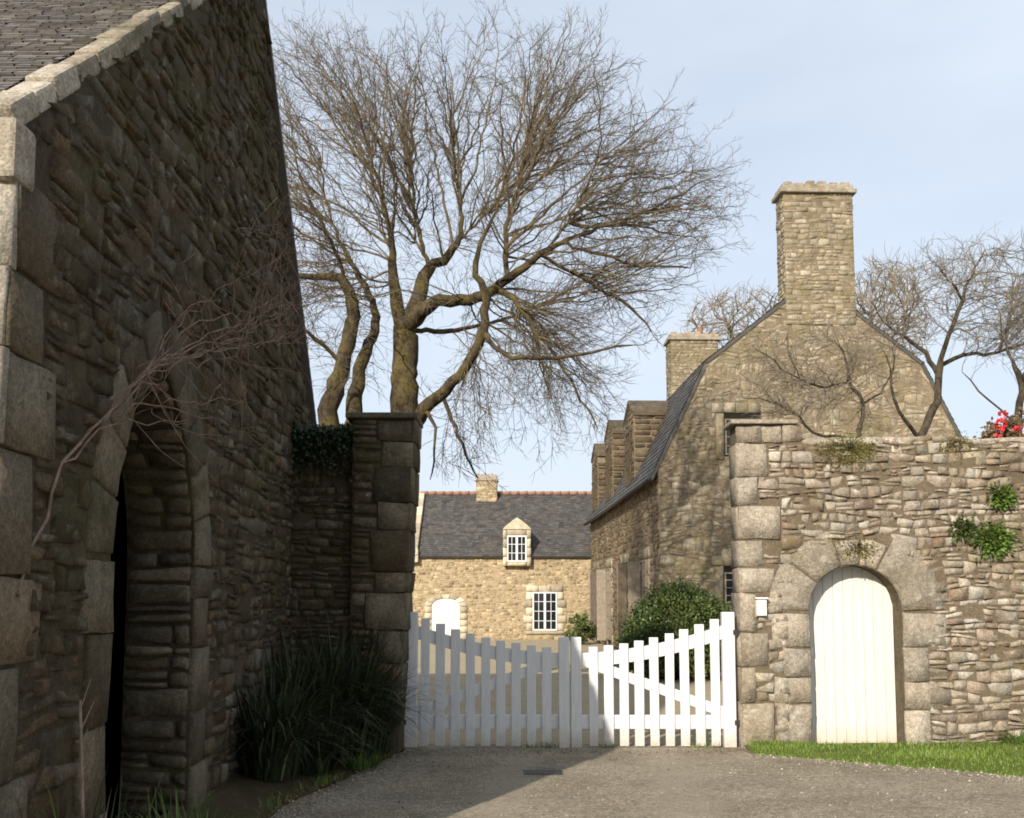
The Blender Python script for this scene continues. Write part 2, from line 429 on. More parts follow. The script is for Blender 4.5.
def window(parent, F, u0, u1, v0, v1, cols, rows, d=0.0, mat='white', bar=.022, edge=.055, pw=True):
    m = MB()
    m.fbox(F, u0, u1, v0, v0 + edge, d - .03, d + .03); m.fbox(F, u0, u1, v1 - edge, v1, d - .03, d + .03)
    m.fbox(F, u0, u0 + edge, v0 + edge, v1 - edge, d - .03, d + .03); m.fbox(F, u1 - edge, u1, v0 + edge, v1 - edge, d - .03, d + .03)
    mid = (u0 + u1) / 2
    if pw: m.fbox(F, mid - edge * .8, mid + edge * .8, v0 + edge, v1 - edge, d - .03, d + .034)
    for i in range(1, cols):
        if pw and i * 2 == cols: continue
        x = u0 + (u1 - u0) * i / cols
        m.fbox(F, x - bar / 2, x + bar / 2, v0 + edge, v1 - edge, d - .018, d + .018)
    for i in range(1, rows):
        z = v0 + (v1 - v0) * i / rows
        m.fbox(F, u0 + edge, u1 - edge, z - bar / 2, z + bar / 2, d - .015, d + .022)
    o = m.build('window', M[mat], parent)
    p = MB(); p.fbox(F, u0 + edge * .5, u1 - edge * .5, v0 + edge * .5, v1 - edge * .5, d - .012, d - .004)
    p.build('pane', M['glass'], o)
    return o

# ------------------------------------------------------------------ ground
def sheet(name, poly, z, mat, kind='structure'):
    m = MB(); m.add([(x, y, z) for x, y in poly], [tuple(range(len(poly)))])
    return struct(m.build(name, M[mat]), kind)
sheet('ground', [(-400, -60), (400, -60), (400, 700), (-400, 700)], -.03, 'land')
def gxy(px, py):
    p = gnd(px, py); return (p.x, p.y)
YW = 11.0      # plane of the right-hand wall
# drive: from behind the camera up to the gate
def wav(x0, y0, x1, y1, n, a, R):
    return [(x0 + (x1 - x0) * i / n + R.uniform(-a, a), y0 + (y1 - y0) * i / n + R.uniform(-a, a)) for i in range(n + 1)]
Rg = random.Random(3)
vergeL = wav(2.62, 10.55, 5.2, 8.9, 26, .035, Rg) + wav(5.4, 8.75, 12, 5.5, 20, .05, Rg)
bedR = wav(-1.86, 5.0, -1.78, 8.1, 14, .03, Rg) + wav(-1.6, 8.6, -1.16, 10.75, 12, .03, Rg)
dm = MB()
poly = [(-7, -12), (14, -12), (14, 5.0)] + list(reversed(vergeL)) + [(2.62, 11.3), (-1.16, 11.3)] + list(reversed(bedR)) + [(-2.1, 3.6), (-7, 3.6)]
dm.add([(x, y, .004) for x, y in poly], [tuple(range(len(poly)))])
struct(dm.build('driveway', M['drive']))
sheet('courtyard', [(-14, 11.3), (16, 11.3), (16, 60), (-14, 60)], 0.0, 'yard')

# grass verge: a low mound against the wall
def verge_h(x, y, edge_y):
    d = y - edge_y
    return .01 + .03 * min(1, max(0, d) / .35) + .03 * max(0, (x - 4.2)) * max(0, (y - 10.0)) + .012 * math.sin(x * 3.1 + y) * math.sin(y * 4.3)
def edge_at(x):
    pts = vergeL
    for i in range(len(pts) - 1):
        if pts[i][0] <= x <= pts[i + 1][0] + 1e-6:
            t = (x - pts[i][0]) / (pts[i + 1][0] - pts[i][0] + 1e-9)
            return pts[i][1] + t * (pts[i + 1][1] - pts[i][1])
    return pts[-1][1] if x > 5 else pts[0][1]
vm = MB(); nx, ny = 90, 14
vs = []
for i in range(nx + 1):
    x = 2.5 + 9.3 * i / nx; e = edge_at(x)
    for j in range(ny + 1):
        y = e + (YW + .1 - e) * j / ny
        vs.append((x, y, verge_h(x, y, e) if j else -.01))
vm.add(vs, [(i * (ny + 1) + j, (i + 1) * (ny + 1) + j, (i + 1) * (ny + 1) + j + 1, i * (ny + 1) + j + 1) for i in range(nx) for j in range(ny)])
struct(vm.build('verge', M['turf'], smooth=True))

def blade(mb, p, h, w, az, lean, col, seg=2):
    d = V((math.cos(az), math.sin(az), 0)); s = V((-d.y, d.x, 0)) * w / 2
    vs = []
    for i in range(seg):
        t = i / seg
        q = V(p) + V((0, 0, h * (t - .25 * lean * t * t))) + d * (lean * h * t * t)
        k = 1 - t * .5
        vs += [q - s * k, q + s * k]
    vs.append(V(p) + V((0, 0, h * (1 - .25 * lean))) + d * lean * h)
    fs = [(2 * i, 2 * i + 1, 2 * i + 3, 2 * i + 2) for i in range(seg - 1)] + [(2 * seg - 2, 2 * seg - 1, 2 * seg)]
    mb.add(vs, fs, col)
gm = MB(); R = random.Random(5)
n = 0
while n < 26000:
    x = R.uniform(2.55, 7.6); e = edge_at(x)
    y = R.uniform(e - .03, YW - .02)
    if R.random() < .12: y = e + R.gauss(0, .05)
    n += 1
    pt = .5 + .5 * math.sin(x * 2.3 + 1.7 * math.sin(y * 2.1)) * math.sin(y * 3.1 + x)
    if R.random() > .45 + .6 * pt: continue
    h = R.uniform(.018, .045) * (1 + .8 * pt)
    if y > YW - .2: h *= 1.35
    if y < e + .06: h *= .7
    blade(gm, (x, y, max(0, verge_h(x, y, e) - .012)), h, R.uniform(.005, .010), R.uniform(0, 6.28), R.uniform(.1, .9),
          (min(1, max(0, R.gauss(.35 + .3 * pt, .22))), R.random(), 0))
struct(gm.build('grass', M['grass']), 'stuff', 'short bright grass of the verge below the arched white door', 'grass')

# soil bed under the left-hand building
bm_ = MB(); vs = []; nb, mbn = 40, 8
def bed_edge(y):
    pts = bedR
    for i in range(len(pts) - 1):
        if pts[i][1] <= y <= pts[i + 1][1]:
            t = (y - pts[i][1]) / (pts[i + 1][1] - pts[i][1] + 1e-9)
            return pts[i][0] + t * (pts[i + 1][0] - pts[i][0])
    return pts[0][0] if y < 6 else pts[-1][0]
Rb = random.Random(8)
for i in range(nb + 1):
    y = 3.2 + (10.75 - 3.2) * i / nb
    for j in range(mbn + 1):
        t = j / mbn
        x0 = GA + GB * y - .1
        x = x0 + (bed_edge(y) + .03 - x0) * t
        vs.append((x, y, (.16 * (1 - t) ** .7 + Rb.uniform(-.012, .012)) if j < mbn else -.01))
bm_.add(vs, [(i * (mbn + 1) + j, i * (mbn + 1) + j + 1, (i + 1) * (mbn + 1) + j + 1, (i + 1) * (mbn + 1) + j) for i in range(nb) for j in range(mbn)])
struct(bm_.build('flower_bed', M['soil'], smooth=True))

# dead leaves along the bed and in front of the gate
lm = MB(); R = random.Random(21)
for k in range(900):
    if R.random() < .7:
        y = R.uniform(5, 10.8); x = bed_edge(y) + abs(R.gauss(0, .12)) - .08
        z = .03
    else:
        x = R.uniform(-1.1, 2.6); y = 10.85 - abs(R.gauss(0, .22)); z = .012
    s = R.uniform(.008, .022); a = R.uniform(0, 6.28)
    c, sn = math.cos(a) * s, math.sin(a) * s
    lm.add([(x - c, y - sn, z), (x + sn * .6, y - c * .6, z + R.uniform(-.004, .012)), (x + c, y + sn, z + R.uniform(0, .01)), (x - sn * .6, y + c * .6, z + R.uniform(-.004, .01))],
           [(0, 1, 2, 3)], (R.random(), R.random(), 0))
wm = MB()
for k in range(2600):
    q = R.random()
    if q < .75:
        y = R.uniform(5.5, 10.7)
        if math.sin(y * 5.1) + math.sin(y * 2.3 + 1) < R.uniform(-.6, 1.6): continue
        x = bed_edge(y) - abs(R.gauss(0, .10)); z = .02
    else:
        x = R.uniform(-1.1, 2.5); y = 11.02 + R.gauss(0, .02); z = .0
        if math.sin(x * 7) + math.sin(x * 3.1) < .5: continue
    blade(wm, (x, y, z), R.uniform(.03, .11), R.uniform(.004, .008), R.uniform(0, 6.28), R.uniform(.2, 1.1), (R.random(), R.random(), 0))
struct(wm.build('weeds', M['grass']), 'stuff', 'thin weedy grass along the left edge of the drive', 'weeds')
struct(lm.build('leaf_litter', M['litter']), 'stuff', 'small brown dead leaves along the edge of the drive', 'leaves')

gv = MB(); R = random.Random(23)
for k in range(2600):
    u = R.random()
    if u < .4: y = R.uniform(4.5, 10.8); x = bed_edge(y) + abs(R.gauss(0, .22))
    elif u < .7: x = R.uniform(2.5, 6); y = edge_at(x) - abs(R.gauss(0, .22))
    else: x = R.uniform(-1.3, 4.5); y = R.uniform(5.5, 11)
    r_ = R.choice((.004, .006, .008, .012)) * R.uniform(.7, 1.3); z = .004 + r_ * .3
    a = [R.uniform(.7, 1.3) * r_ for _ in range(6)]
    gv.add([(x + a[0], y, z), (x, y + a[1], z), (x - a[2], y, z), (x, y - a[3], z), (x, y, z + a[4] * .8), (x, y, z - .01)],
           [(0, 1, 4), (1, 2, 4), (2, 3, 4), (3, 0, 4), (1, 0, 5), (2, 1, 5), (3, 2, 5), (0, 3, 5)], (R.random(), R.random(), 0))
struct(gv.build('gravel', M['pebble']), 'stuff', 'loose small stones scattered over the drive', 'gravel')
# drain cover
dc = thing('drain_cover', 'small dark drain cover set in the drive before the gate', 'drain cover', gnd(543, 773))
m = MB(); p = gnd(543, 773)
m.box(p.x - .18, p.x + .18, p.y - .13, p.y + .13, .0, .007)
for k in range(7):
    m.box(p.x - .155 + k * .047, p.x - .125 + k * .047, p.y - .10, p.y + .10, .006, .010)
m.build('grating', M['iron'], dc)

# ------------------------------------------------------------------ right-hand wall with the arched door
FW = Frame((0, YW, 0), X, Z)
def W(px, py):
    p = P(px, py, YW); return p.x, p.z
wall = thing('stone_wall', 'sunlit rubble stone wall with arched white door on the right', 'wall', (5.0, YW, 0))
xl = W(740, 600)[0]; WR = 11.5; WT = .34
ztop = W(900, 440)[1]
_tp = [random.Random(77).uniform(0, 6.3) for _ in range(6)]
def wtop(u):
    b = ztop + .035 * math.sin(u * 1.9 + _tp[0]) + .025 * math.sin(u * 4.7 + _tp[1]) + .012 * math.sin(u * 11 + _tp[2])
    return b
dl, dr = W(811, 680)[0], W(904, 680)[0]
dcx = (dl + dr) / 2; drad = (dr - dl) / 2
dspring = W(855, 565)[1] - drad
arc = [(dcx + drad * math.cos(a), dspring + drad * math.sin(a)) for a in np.linspace(0, math.pi, 17)]
poly = [(xl, -.2), (dl, -.2), (dl, dspring)] + list(reversed(arc))[1:-1] + [(dr, dspring), (dr, -.2), (WR, -.2)]
poly += [(u, wtop(u) - .03) for u in np.linspace(WR, xl + .72, 40)] + [(xl + .70, ztop + .16), (xl, ztop + .16)]
m = MB(); m.prism(FW, poly, -WT, 0)
m.build('masonry_core', M['mortar'], wall)
# dressed stones: quoins of the gate end and the door surround
qu = MB(); Rq = random.Random(31)
zc = ztop + .16
rows = [(443, 477, 768), (477, 505, 758), (505, 540, 781), (540, 567, 763), (567, 593, 776), (593, 632, 757), (632, 667, 768), (667, 703, 756), (703, 752, 775)]
qspan = []
for (a, b, xr) in rows:
    z1, z0 = W(750, a)[1], W(750, b)[1]
    ur = W(xr, (a + b) / 2)[0]
    if b > 740: z0 = -.1
    ashlar(qu, FW, xl - .01, ur, z0, z1, .019, Rq); qspan.append((z0, z1, ur))
z1, z0 = W(750, 424)[1], W(750, 443)[1]
ashlar(qu, FW, xl - .01, xl + .27, z0, z1, .019, Rq); ashlar(qu, FW, xl + .27, xl + .5, z0, z1, .019, Rq); ashlar(qu, FW, xl + .5, xl + .72, z0, z1, .019, Rq)
qu.build('quoins', M['granite'], wall, smooth=True)
# return face of the gate end (faces the gate)
FE = Frame((xl, YW + WT, 0), -Y_, Z)
qe = MB()
for k, (z0, z1, ur) in enumerate(qspan):
    ashlar(qe, FE, 0, WT, z0, z1, .012, Rq)
qe.build('return_face', M['granite'], wall, smooth=True)
ds = MB()
for (a, b, xa) in ((613, 648, 771), (648, 677, 783), (677, 704, 774), (704, 752, 777)):
    ashlar(ds, FW, W(xa, (a + b) / 2)[0], dl, W(800, b)[1] if b < 740 else -.1, W(800, a)[1], .019, Rq)
for (a, b, xa) in ((613, 647, 946), (647, 682, 929), (682, 710, 944), (710, 752, 931)):
    ashlar(ds, FW, dr, W(xa, (a + b) / 2)[0], W(900, b)[1] if b < 740 else -.1, W(900, a)[1], .019, Rq)
ro = drad + .47
for a0, a1, r1 in ((0, 62, ro), (62, 84, drad + .30), (84, 106, drad + .28), (106, 143, drad + .42), (143, 180, drad + .45)):
    voussoir(ds, FW, dcx, dspring, drad, r1, rad(a0), rad(a1), .021, Rq)
ds.build('door_surround', M['granite'], wall, smooth=True)
def wholes(vm, h):
    H = []
    for z0, z1, ur in qspan:
        if z0 - h * .3 < vm < z1 + h * .3: H.append((xl - 1, ur))
    if vm > qspan[0][1]: H.append((xl - 1, xl + .72))
    if vm < dspring: H.append((dl - .24, dr + .27))
    elif vm < dspring + ro - .12:
        dz = vm - dspring
        x = math.sqrt(max(0, (ro - .12) ** 2 - dz ** 2))
        xlft = math.sqrt(max(0, (drad + .30) ** 2 - dz ** 2)) if dz < drad + .25 else 0
        if dz < drad + .25: H.append((dcx - xlft, dcx + (x if dz < .85 else .3)))
    return H
m = MB()
rubble(m, FW, xl, WR, -.06, ztop + .12, 41, hr=(.05, .125), wr=(1.1, 2.5), D=.014, top=wtop, holes=wholes, wob=.055, voff=.010, r=.008, cj=.018, gap=.004, split=.3, rough=.014)
# stones laid on top of the wall
rubble(m, Frame((0, YW - .01, ztop - .02), X, Y_), xl + .72, WR, 0, WT + .02, 43, hr=(.12, .2), D=.05, wob=.02, voff=.03)
m.build('rubble_face', M['rubble'], wall, smooth=True)
m = MB()
a = W(730, 424)[0]; b = W(797, 424)[0]; z0 = W(760, 425)[1]; 
Fc = Frame((0, YW - .07, 0), X, Z)
m.fbox(Fc, a, b, z0 + .004, z0 + .05, -WT - .12, .0)
m.build('cap_slab', M['granite'], wall, bevel=.012)
# the door itself
YD = .24
m = MB(); arc2 = [(dcx + (drad - .004) * math.cos(a), dspring + (drad - .004) * math.sin(a)) for a in np.linspace(0, math.pi, 25)]
zb = .005
nb_ = 9
for k in range(nb_):
    u0 = dl + .004 + (dr - dl - .008) * k / nb_ + .004; u1 = dl + .004 + (dr - dl - .008) * (k + 1) / nb_ - .004
    tp = lambda u: dspring + math.sqrt(max(0, (drad - .004) ** 2 - (u - dcx) ** 2))
    us = np.linspace(u0, u1, 4)
    m.prism(FW, [(u0, zb), (u1, zb)] + [(u, tp(u)) for u in reversed(us)], -YD - .04, -YD)
m.prism(FW, [(dl + .004, zb), (dr - .004, zb)] + arc2, -YD - .06, -YD - .012)
door = m.build('door', M['doorwhite'], wall)
m = MB(); h = V((dl + .085, YW + YD, 0))
m.box(h.x - .012, h.x + .012, YW + YD - .02, YW + YD - .001, .98, 1.06)
m.build('keyhole_plate', M['plastic'], door, bevel=.004)
m = MB(); m.box(dl - .0, dr, YW + .02, YW + .3, -.05, zb - .004)
m.build('threshold', M['granite'], wall)

# bell box on the wall
bx, bz = W(760, 607)
t = thing('doorbell_box', 'small white bell box fixed to the wall between gate and arched door', 'doorbell', (bx, YW - .04, bz - .09))
m = MB(); m.box(bx - .055, bx + .055, YW - .085, YW - .03, bz - .095, bz + .085); m.build('housing', M['plastic'], t, bevel=.008)
m = MB(); m.box(bx - .07, bx + .065, YW - .04, YW - .025, bz - .11, bz + .10); m.build('backplate', M['granite'], t)
m = MB(); m.box(bx - .068, bx + .068, YW - .105, YW - .03, bz + .086, bz + .105); m.build('lid', M['plastic'], t, bevel=.005)

# ------------------------------------------------------------------ left-hand wall stub and gate pillar
YL = 10.75
FL = Frame((0, YL, 0), X, Z)
def WL(px, py, y=YL):
    p = P(px, py, y); return p.x, p.z
lw = thing('stone_wall', 'dark shaded stone wall between the near gable and the left gate pillar', 'wall', (-1.9, YL, 0))
la = -2.6; lb = WL(352, 500)[0]; lt = WL(325, 432)[1]
m = MB(); m.prism(FL, [(la, -.2), (lb + .05, -.2), (lb + .05, lt), (la, lt)], -.5, 0); m.build('masonry_core', M['darkmortar'], lw)
m = MB(); rubble(m, FL, la, lb, 0, lt + .02, 51, hr=(.05, .12), D=.02, wob=.03, r=.012)
rubble(m, Frame((0, YL, lt - .02), X, Y_), la, lb, 0, .5, 52, hr=(.12, .2), D=.04)
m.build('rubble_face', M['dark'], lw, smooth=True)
YP = 10.62
FP = Frame((0, YP, 0), X, Z)
pil = thing('gate_pillar', 'shaded stone gate pillar at the hinge of the left gate leaf', 'gate pillar', (-1.4, YP + .3, 0))
pa = WL(352, 500, YP)[0]; pt = WL(390, 419, YP)[1]
pr_top, pr_bot = WL(416, 419, YP)[0], WL(404, 640, YP)[0]
pright = lambda v: pr_bot + (pr_top - pr_bot) * (v - 1.2) / (pt - 1.2)
m = MB(); m.prism(FP, [(pa, -.2), (pright(-.2) - .01, -.2), (pright(pt) - .01, pt), (pa, pt)], -.62, 0); m.build('masonry_core', M['darkmortar'], pil)
q = MB(); R = random.Random(61); z = -.1; k = 0; ql = []
for h in (.42, .36, .26, .34, .40, .22, .44, .30, .38, .27, .24):
    z1 = min(z + h, pt)
    if z1 - z < .06: break
    w = .42 if k % 2 == 0 else .30
    w += R.uniform(-.06, .06)
    zm = (z + z1) / 2
    ashlar(q, FP, pright(zm) - w, pright(zm), z, z1, .018, R); ql.append((z, z1, w))
    z = z1; k += 1
FPe = Frame((pr_bot + .004, YP, 0), Y_, Z)
z = -.1
for z0, z1, w in ql:
    lean = lambda zz: pright(zz) - pr_bot
    Fx = Frame((pright((z0 + z1) / 2), YP, 0), Y_, Z)
    ashlar(q, Fx, -.02, .32, z0, z1, .012, R); ashlar(q, Fx, .32, .62, z0, z1, .012, R)
q.build('quoins', M['jamb'], pil, smooth=True)
m = MB()
def pholes(vm, h):
    return [(pright(vm) - max(w for z0, z1, w in ql if z0 - .01 <= vm <= z1 + .01) if any(z0 - .01 <= vm <= z1 + .01 for z0, z1, w in ql) else 9, 9)]
rubble(m, FP, pa, pr_top + .1, 0, pt, 62, hr=(.07, .16), D=.028, holes=pholes, wob=.02)
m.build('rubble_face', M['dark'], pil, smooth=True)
m = MB(); ca, cb = WL(346, 416, YP)[0], WL(418, 416, YP)[0]
m.box(ca, cb, YP - .06, YP + .66, pt + .003, pt + .065)
m.build('cap_slab', M['jamb'], pil, bevel=.015)

# ------------------------------------------------------------------ the white double gate
YG = 11.08
def gate_leaf(px_h, px_c, label, sgn):
    xh, xc = P(px_h, 690, YG).x, P(px_c, 690, YG).x
    t = thing('gate_leaf', label, 'gate', (xh, YG, 0), 'white picket gate leaves')
    zt = lambda py: P(570, py, YG).z
    zb0 = zt(746)
    zEnd, zMid = zt(628), zt(660)       # centre line of the curved top rail
    L = xc - xh
    def rail(u):                        # u 0 at hinge, 1 at meeting stile
        return zMid + (zEnd - zMid) * (1 - u) ** 1.9
    post = zt(612)
    dirn = 1 if L > 0 else -1
    def xs(u): return xh + L * u
    def bx_(u0, u1, y0, y1, z0, z1, nm, par=t, bev=.005):
        m = MB(); a, b = sorted((u0, u1)); m.box(a, b, y0, y1, z0, z1); return m.build(nm, M['gatewhite'], par, bevel=bev)
    o = bx_(xh, xh + dirn * .135, YG - .045, YG + .045, zt(747), post, 'hinge_stile')
    for z in (zt(722), zt(632)):
        m = MB(); m.box(*sorted((xh + dirn * .02, xh - dirn * .07)), YG - .06, YG - .047, z - .025, z + .025); m.build('hinge', M['iron'], o)
    mz = zt(637)
    bx_(xc - dirn * .118, xc - dirn * .004, YG - .045, YG + .045, zt(748), mz, 'meeting_stile')
    # top rail follows the sweep
    n = 20; m = MB(); h = .074
    A = [(xs(.04 + .90 * i / n), rail(.04 + .90 * i / n)) for i in range(n + 1)]
    if L < 0: A = A[::-1]
    F = Frame((0, YG, 0), X, Z)
    m.prism(F, [(x, z - h) for x, z in A] + [(x, z + h) for x, z in reversed(A)], -.035, .0)
    m.build('top_rail', M['gatewhite'], t)
    bx_(xs(.05), xs(.94), YG + .0, YG + .035, zt(729), zt(715), 'bottom_rail')
    # brace, high at the centre and low at the hinge
    p0, p1 = (xs(.07), zt(712)), (xs(.90), zt(662))
    d = V((p1[0] - p0[0], p1[1] - p0[1])); nn = V((-d.y, d.x)).normalized() * .055
    if nn.y < 0: nn = -nn
    q = [(p0[0] - nn.x, p0[1] - nn.y), (p1[0] - nn.x, p1[1] - nn.y), (p1[0] + nn.x, p1[1] + nn.y), (p0[0] + nn.x, p0[1] + nn.y)]
    if L < 0: q = [q[1], q[0], q[3], q[2]]
    m = MB(); m.prism(F, q, -.034, .002); m.build('brace', M['gatewhite'], t)
    np_ = 9
    Rp = random.Random(int(px_h))
    for k in range(np_):
        u = (.135 + .166 * .5 + .0) / abs(L) + k * ((abs(L) - .135 - .118 - .05) / np_) / abs(L)
        x = xs(u); w = .050 + Rp.uniform(-.002, .002); z1 = rail(u) + .185 - .06 * u + Rp.uniform(-.006, .006)
        dx = Rp.uniform(-.006, .006)
        m = MB(); y0, y1 = YG - .026, YG - .002
        m.hexa([(x - w, y0, zb0), (x + w, y0, zb0), (x + w, y1, zb0), (x - w, y1, zb0), (x - w + dx, y0, z1), (x + w + dx, y0, z1), (x + w + dx, y1, z1), (x - w + dx, y1, z1)])
        m.build('picket', M['gatewhite'], t, bevel=.004)
    return t
gate_leaf(405, 569.5, 'left leaf of the white picket gate, mostly in shade', 1)
gate_leaf(735, 570.5, 'right leaf of the white picket gate, sunlit beside the wall', -1)

# ------------------------------------------------------------------ near building on the left
bld = thing('gabled_outbuilding', 'large dark stone gabled building with arched doorway filling the left side', 'building', (-3.5, 7, 0))
gu = V((GB, 1, 0))
FG = Frame((GA, 0, 0), gu, Z)
n0 = G(22, 112); ydn = G(-30, 600)[0]
verge2 = G(190, 4)
sl = (verge2[1] - n0[1]) / (verge2[0] - n0[0])
farp = [G(264, 0), G(269, 65), G(275, 130), G(280, 195), G(289, 258), G(293, 292), G(300, 350), G(309, 420)]
apY = farp[0][0] - .12; apz = n0[1] + sl * (apY - n0[0])
eaveF = farp[-1]
nearx = lambda v: ydn + (n0[0] - ydn) * max(0, v) / n0[1]
Yend = eaveF[0]
# doorway
pl, prr = G(115, 430), G(198, 450)
plb, prb = G(95, 800), G(187, 800)
pL = (pl[0] + plb[0]) / 2 + .05; pR = (prr[0] + prb[0]) / 2
pap = G(166, 368)[1]
pcx = (pL + pR) / 2; phw = (pR - pL) / 2
PH = 1.55 * phw; pspr = pap - PH
PR = (phw ** 2 + PH ** 2) / (2 * phw); pam = math.asin(PH / PR); pof = PR - phw
parc = [(pcx - pof + PR * math.cos(a), pspr + PR * math.sin(a)) for a in np.linspace(0, pam, 9)]
parc += [(2 * pcx - u, v) for u, v in reversed(parc[:-1])]
poly = [(nearx(-.2), -.2), (pL, -.2), (pL, pspr)] + list(reversed(parc))[1:-1] + [(pR, pspr), (pR, -.2), (Yend, -.2), (Yend, eaveF[1])]
poly += [p for p in reversed(farp[:-1])] + [(apY, apz), (n0[0], n0[1])]
m = MB(); m.prism(FG, poly, -.47, 0); m.build('masonry_core', M['darkmortar'], bld)
def gtop(u):
    if u <= apY: return n0[1] + sl * (u - n0[0]) - .02
    pts = [(apY, apz)] + farp
    for i in range(len(pts) - 1):
        if pts[i][0] <= u <= pts[i + 1][0]:
            t_ = (u - pts[i][0]) / (pts[i + 1][0] - pts[i][0] + 1e-9)
            return pts[i][1] + t_ * (pts[i + 1][1] - pts[i][1])
    return eaveF[1]
def gleft(v):
    if v <= n0[1] - .3: return nearx(v) + .38
    if v <= n0[1]: return nearx(v) + .3
    return n0[0] + (v - n0[1]) / sl
def gright(v):
    if v <= eaveF[1]: return Yend
    pts = [(apY, apz)] + farp
    for i in range(len(pts) - 1):
        if pts[i + 1][1] <= v <= pts[i][1]:
            t_ = (v - pts[i + 1][1]) / (pts[i][1] - pts[i + 1][1] + 1e-9)
            return pts[i + 1][0] + t_ * (pts[i][0] - pts[i + 1][0])
    return apY
JW = .36
def gholes(vm, h):
    if vm < pspr: return [(pL - JW, pR + JW)]
    dz = vm - pspr
    if dz < PR + JW:
        x = math.sqrt((PR + JW) ** 2 - dz ** 2) - pof
        if x > 0: return [(pcx - x, pcx + x)]
    return []
m = MB(); rubble(m, FG, 0, 0, .0, apz, 71, hr=(.06, .17), wr=(1.1, 2.8), D=.014, gap=.006, top=gtop, left=gleft, right=gright, holes=gholes, wob=.04, split=.35, rough=.010, r=.011, cj=.016, voff=.016)
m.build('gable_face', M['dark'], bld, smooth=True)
R = random.Random(73)
m = MB()                                 # corner quoins, on both faces
Ff = Frame((GA + GB * 4.2 - 6.0, ydn, 0), X, V((0, (n0[0] - ydn) / n0[1], 1)))
z = -.1; k = 0; qz = []
for h in (.5, .42, .5, .38, .55, .42, .36, .5, .4):
    z1 = min(z + h, n0[1] - .28)
    if z1 - z < .1: break
    w = .5 if k % 2 else .34
    ashlar(m, FG, nearx((z + z1) / 2), nearx((z + z1) / 2) + w, z, z1, .018, R)
    z = z1; k += 1; qz.append(z)
m.build('quoins', M['jamb'], bld, smooth=True)
m = MB(); z = -.1
xe = 6.0 - .005
for i, z1 in enumerate(qz):
    w = .34 if i % 2 else .55
    ashlar(m, Ff, xe - w, xe + .02, z, z1, .03, R); z = z1
m.build('front_quoins', M['coping'], bld, smooth=True)
m = MB(); m.prism(Ff, [(0, -.2), (6.0 - .09, -.2), (6.0 - .09, n0[1] - .05), (0, n0[1] - .05)], -.7, 0); m.build('front_core', M['mortar'], bld)
m = MB(); rubble(m, Ff, 3.0, 6.0 - .30, 0, n0[1] - .1, 74, hr=(.08, .2), D=.035); m.build('front_face', M['rubble'], bld, smooth=True)
# doorway surround
m = MB(); z = -.1
hs = [.55, .42, .48, .38, .5, .45]
for side in (0, 1):
    z = -.1
    for k, h in enumerate(hs * 2):
        z1 = min(z + h + R.uniform(-.05, .05), pspr)
        if z1 - z < .08: break
        w = (.40 if (k + side) % 2 else .33)
        if side: ashlar(m, FG, pR, pR + w, z, z1, .022, R)
        else: ashlar(m, FG, pL - w, pL, z, z1, .022, R)
        z = z1
na = 5
for k in range(na):
    a0, a1 = pam * k / na, pam * (k + 1) / na
    voussoir(m, FG, pcx - pof, pspr, PR, PR + JW, a0, a1, .022, R)
    voussoir(m, FG, pcx + pof, pspr, PR, PR + JW, math.pi - a1, math.pi - a0, .022, R)
m.build('doorway_surround', M['jamb'], bld, smooth=True)
# far reveal of the doorway, rough stones facing the camera
FR = Frame((GA + GB * pR - .47, pR - .004, 0), X, Z)
m = MB(); rubble(m, FR, 0, .46, 0, pspr + .1, 75, hr=(.08, .19), wr=(1.6, 4), D=.03, wob=.03)
class ArchFrame:
    def at(s, u, v, d=0.0):
        a = v / PR; y = pcx - pof + (PR - d) * math.cos(a)
        return V((GA + GB * y - .47 + u, y, pspr + (PR - d) * math.sin(a)))
rubble(m, ArchFrame(), 0, .46, .1, PR * pam, 76, hr=(.08, .17), wr=(1.5, 4), D=.03, wob=.03)
m.build('doorway_reveal', M['jamb'], bld, smooth=True)
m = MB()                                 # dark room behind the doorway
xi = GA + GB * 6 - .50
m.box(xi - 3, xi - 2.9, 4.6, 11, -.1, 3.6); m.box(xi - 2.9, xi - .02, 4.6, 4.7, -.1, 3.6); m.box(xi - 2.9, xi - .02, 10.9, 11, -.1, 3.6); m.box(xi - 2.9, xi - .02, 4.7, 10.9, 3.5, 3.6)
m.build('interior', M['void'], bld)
# roof of slates, front slope and back slope
L = 7.5
xg = GA + GB * 6 - .10
rl = math.hypot(apY - n0[0], apz - n0[1]); rv = V((0, apY - n0[0], apz - n0[1])).normalized()
FRf = Frame((xg - L, n0[0] - .12, n0[1] - .12 * sl + .05), X, rv)
m = MB(); slates(m, FRf, L, rl + .1, 81, expo=.058, w=.11, th=.008)
m.fbox(FRf, 0, L, 0, rl + .12, -.05, -.008)
rb = V((0, Yend - apY, eaveF[1] - apz)); rbl = rb.length; rb.normalize()
FRb = Frame((xg, Yend + .1, eaveF[1] - .08), -X, -rb)
slates(m, FRb, L, rbl, 82, expo=.14, w=.22)
m.fbox(FRb, 0, L, 0, rbl, -.05, -.008)
m.build('roof', M['slate'], bld)
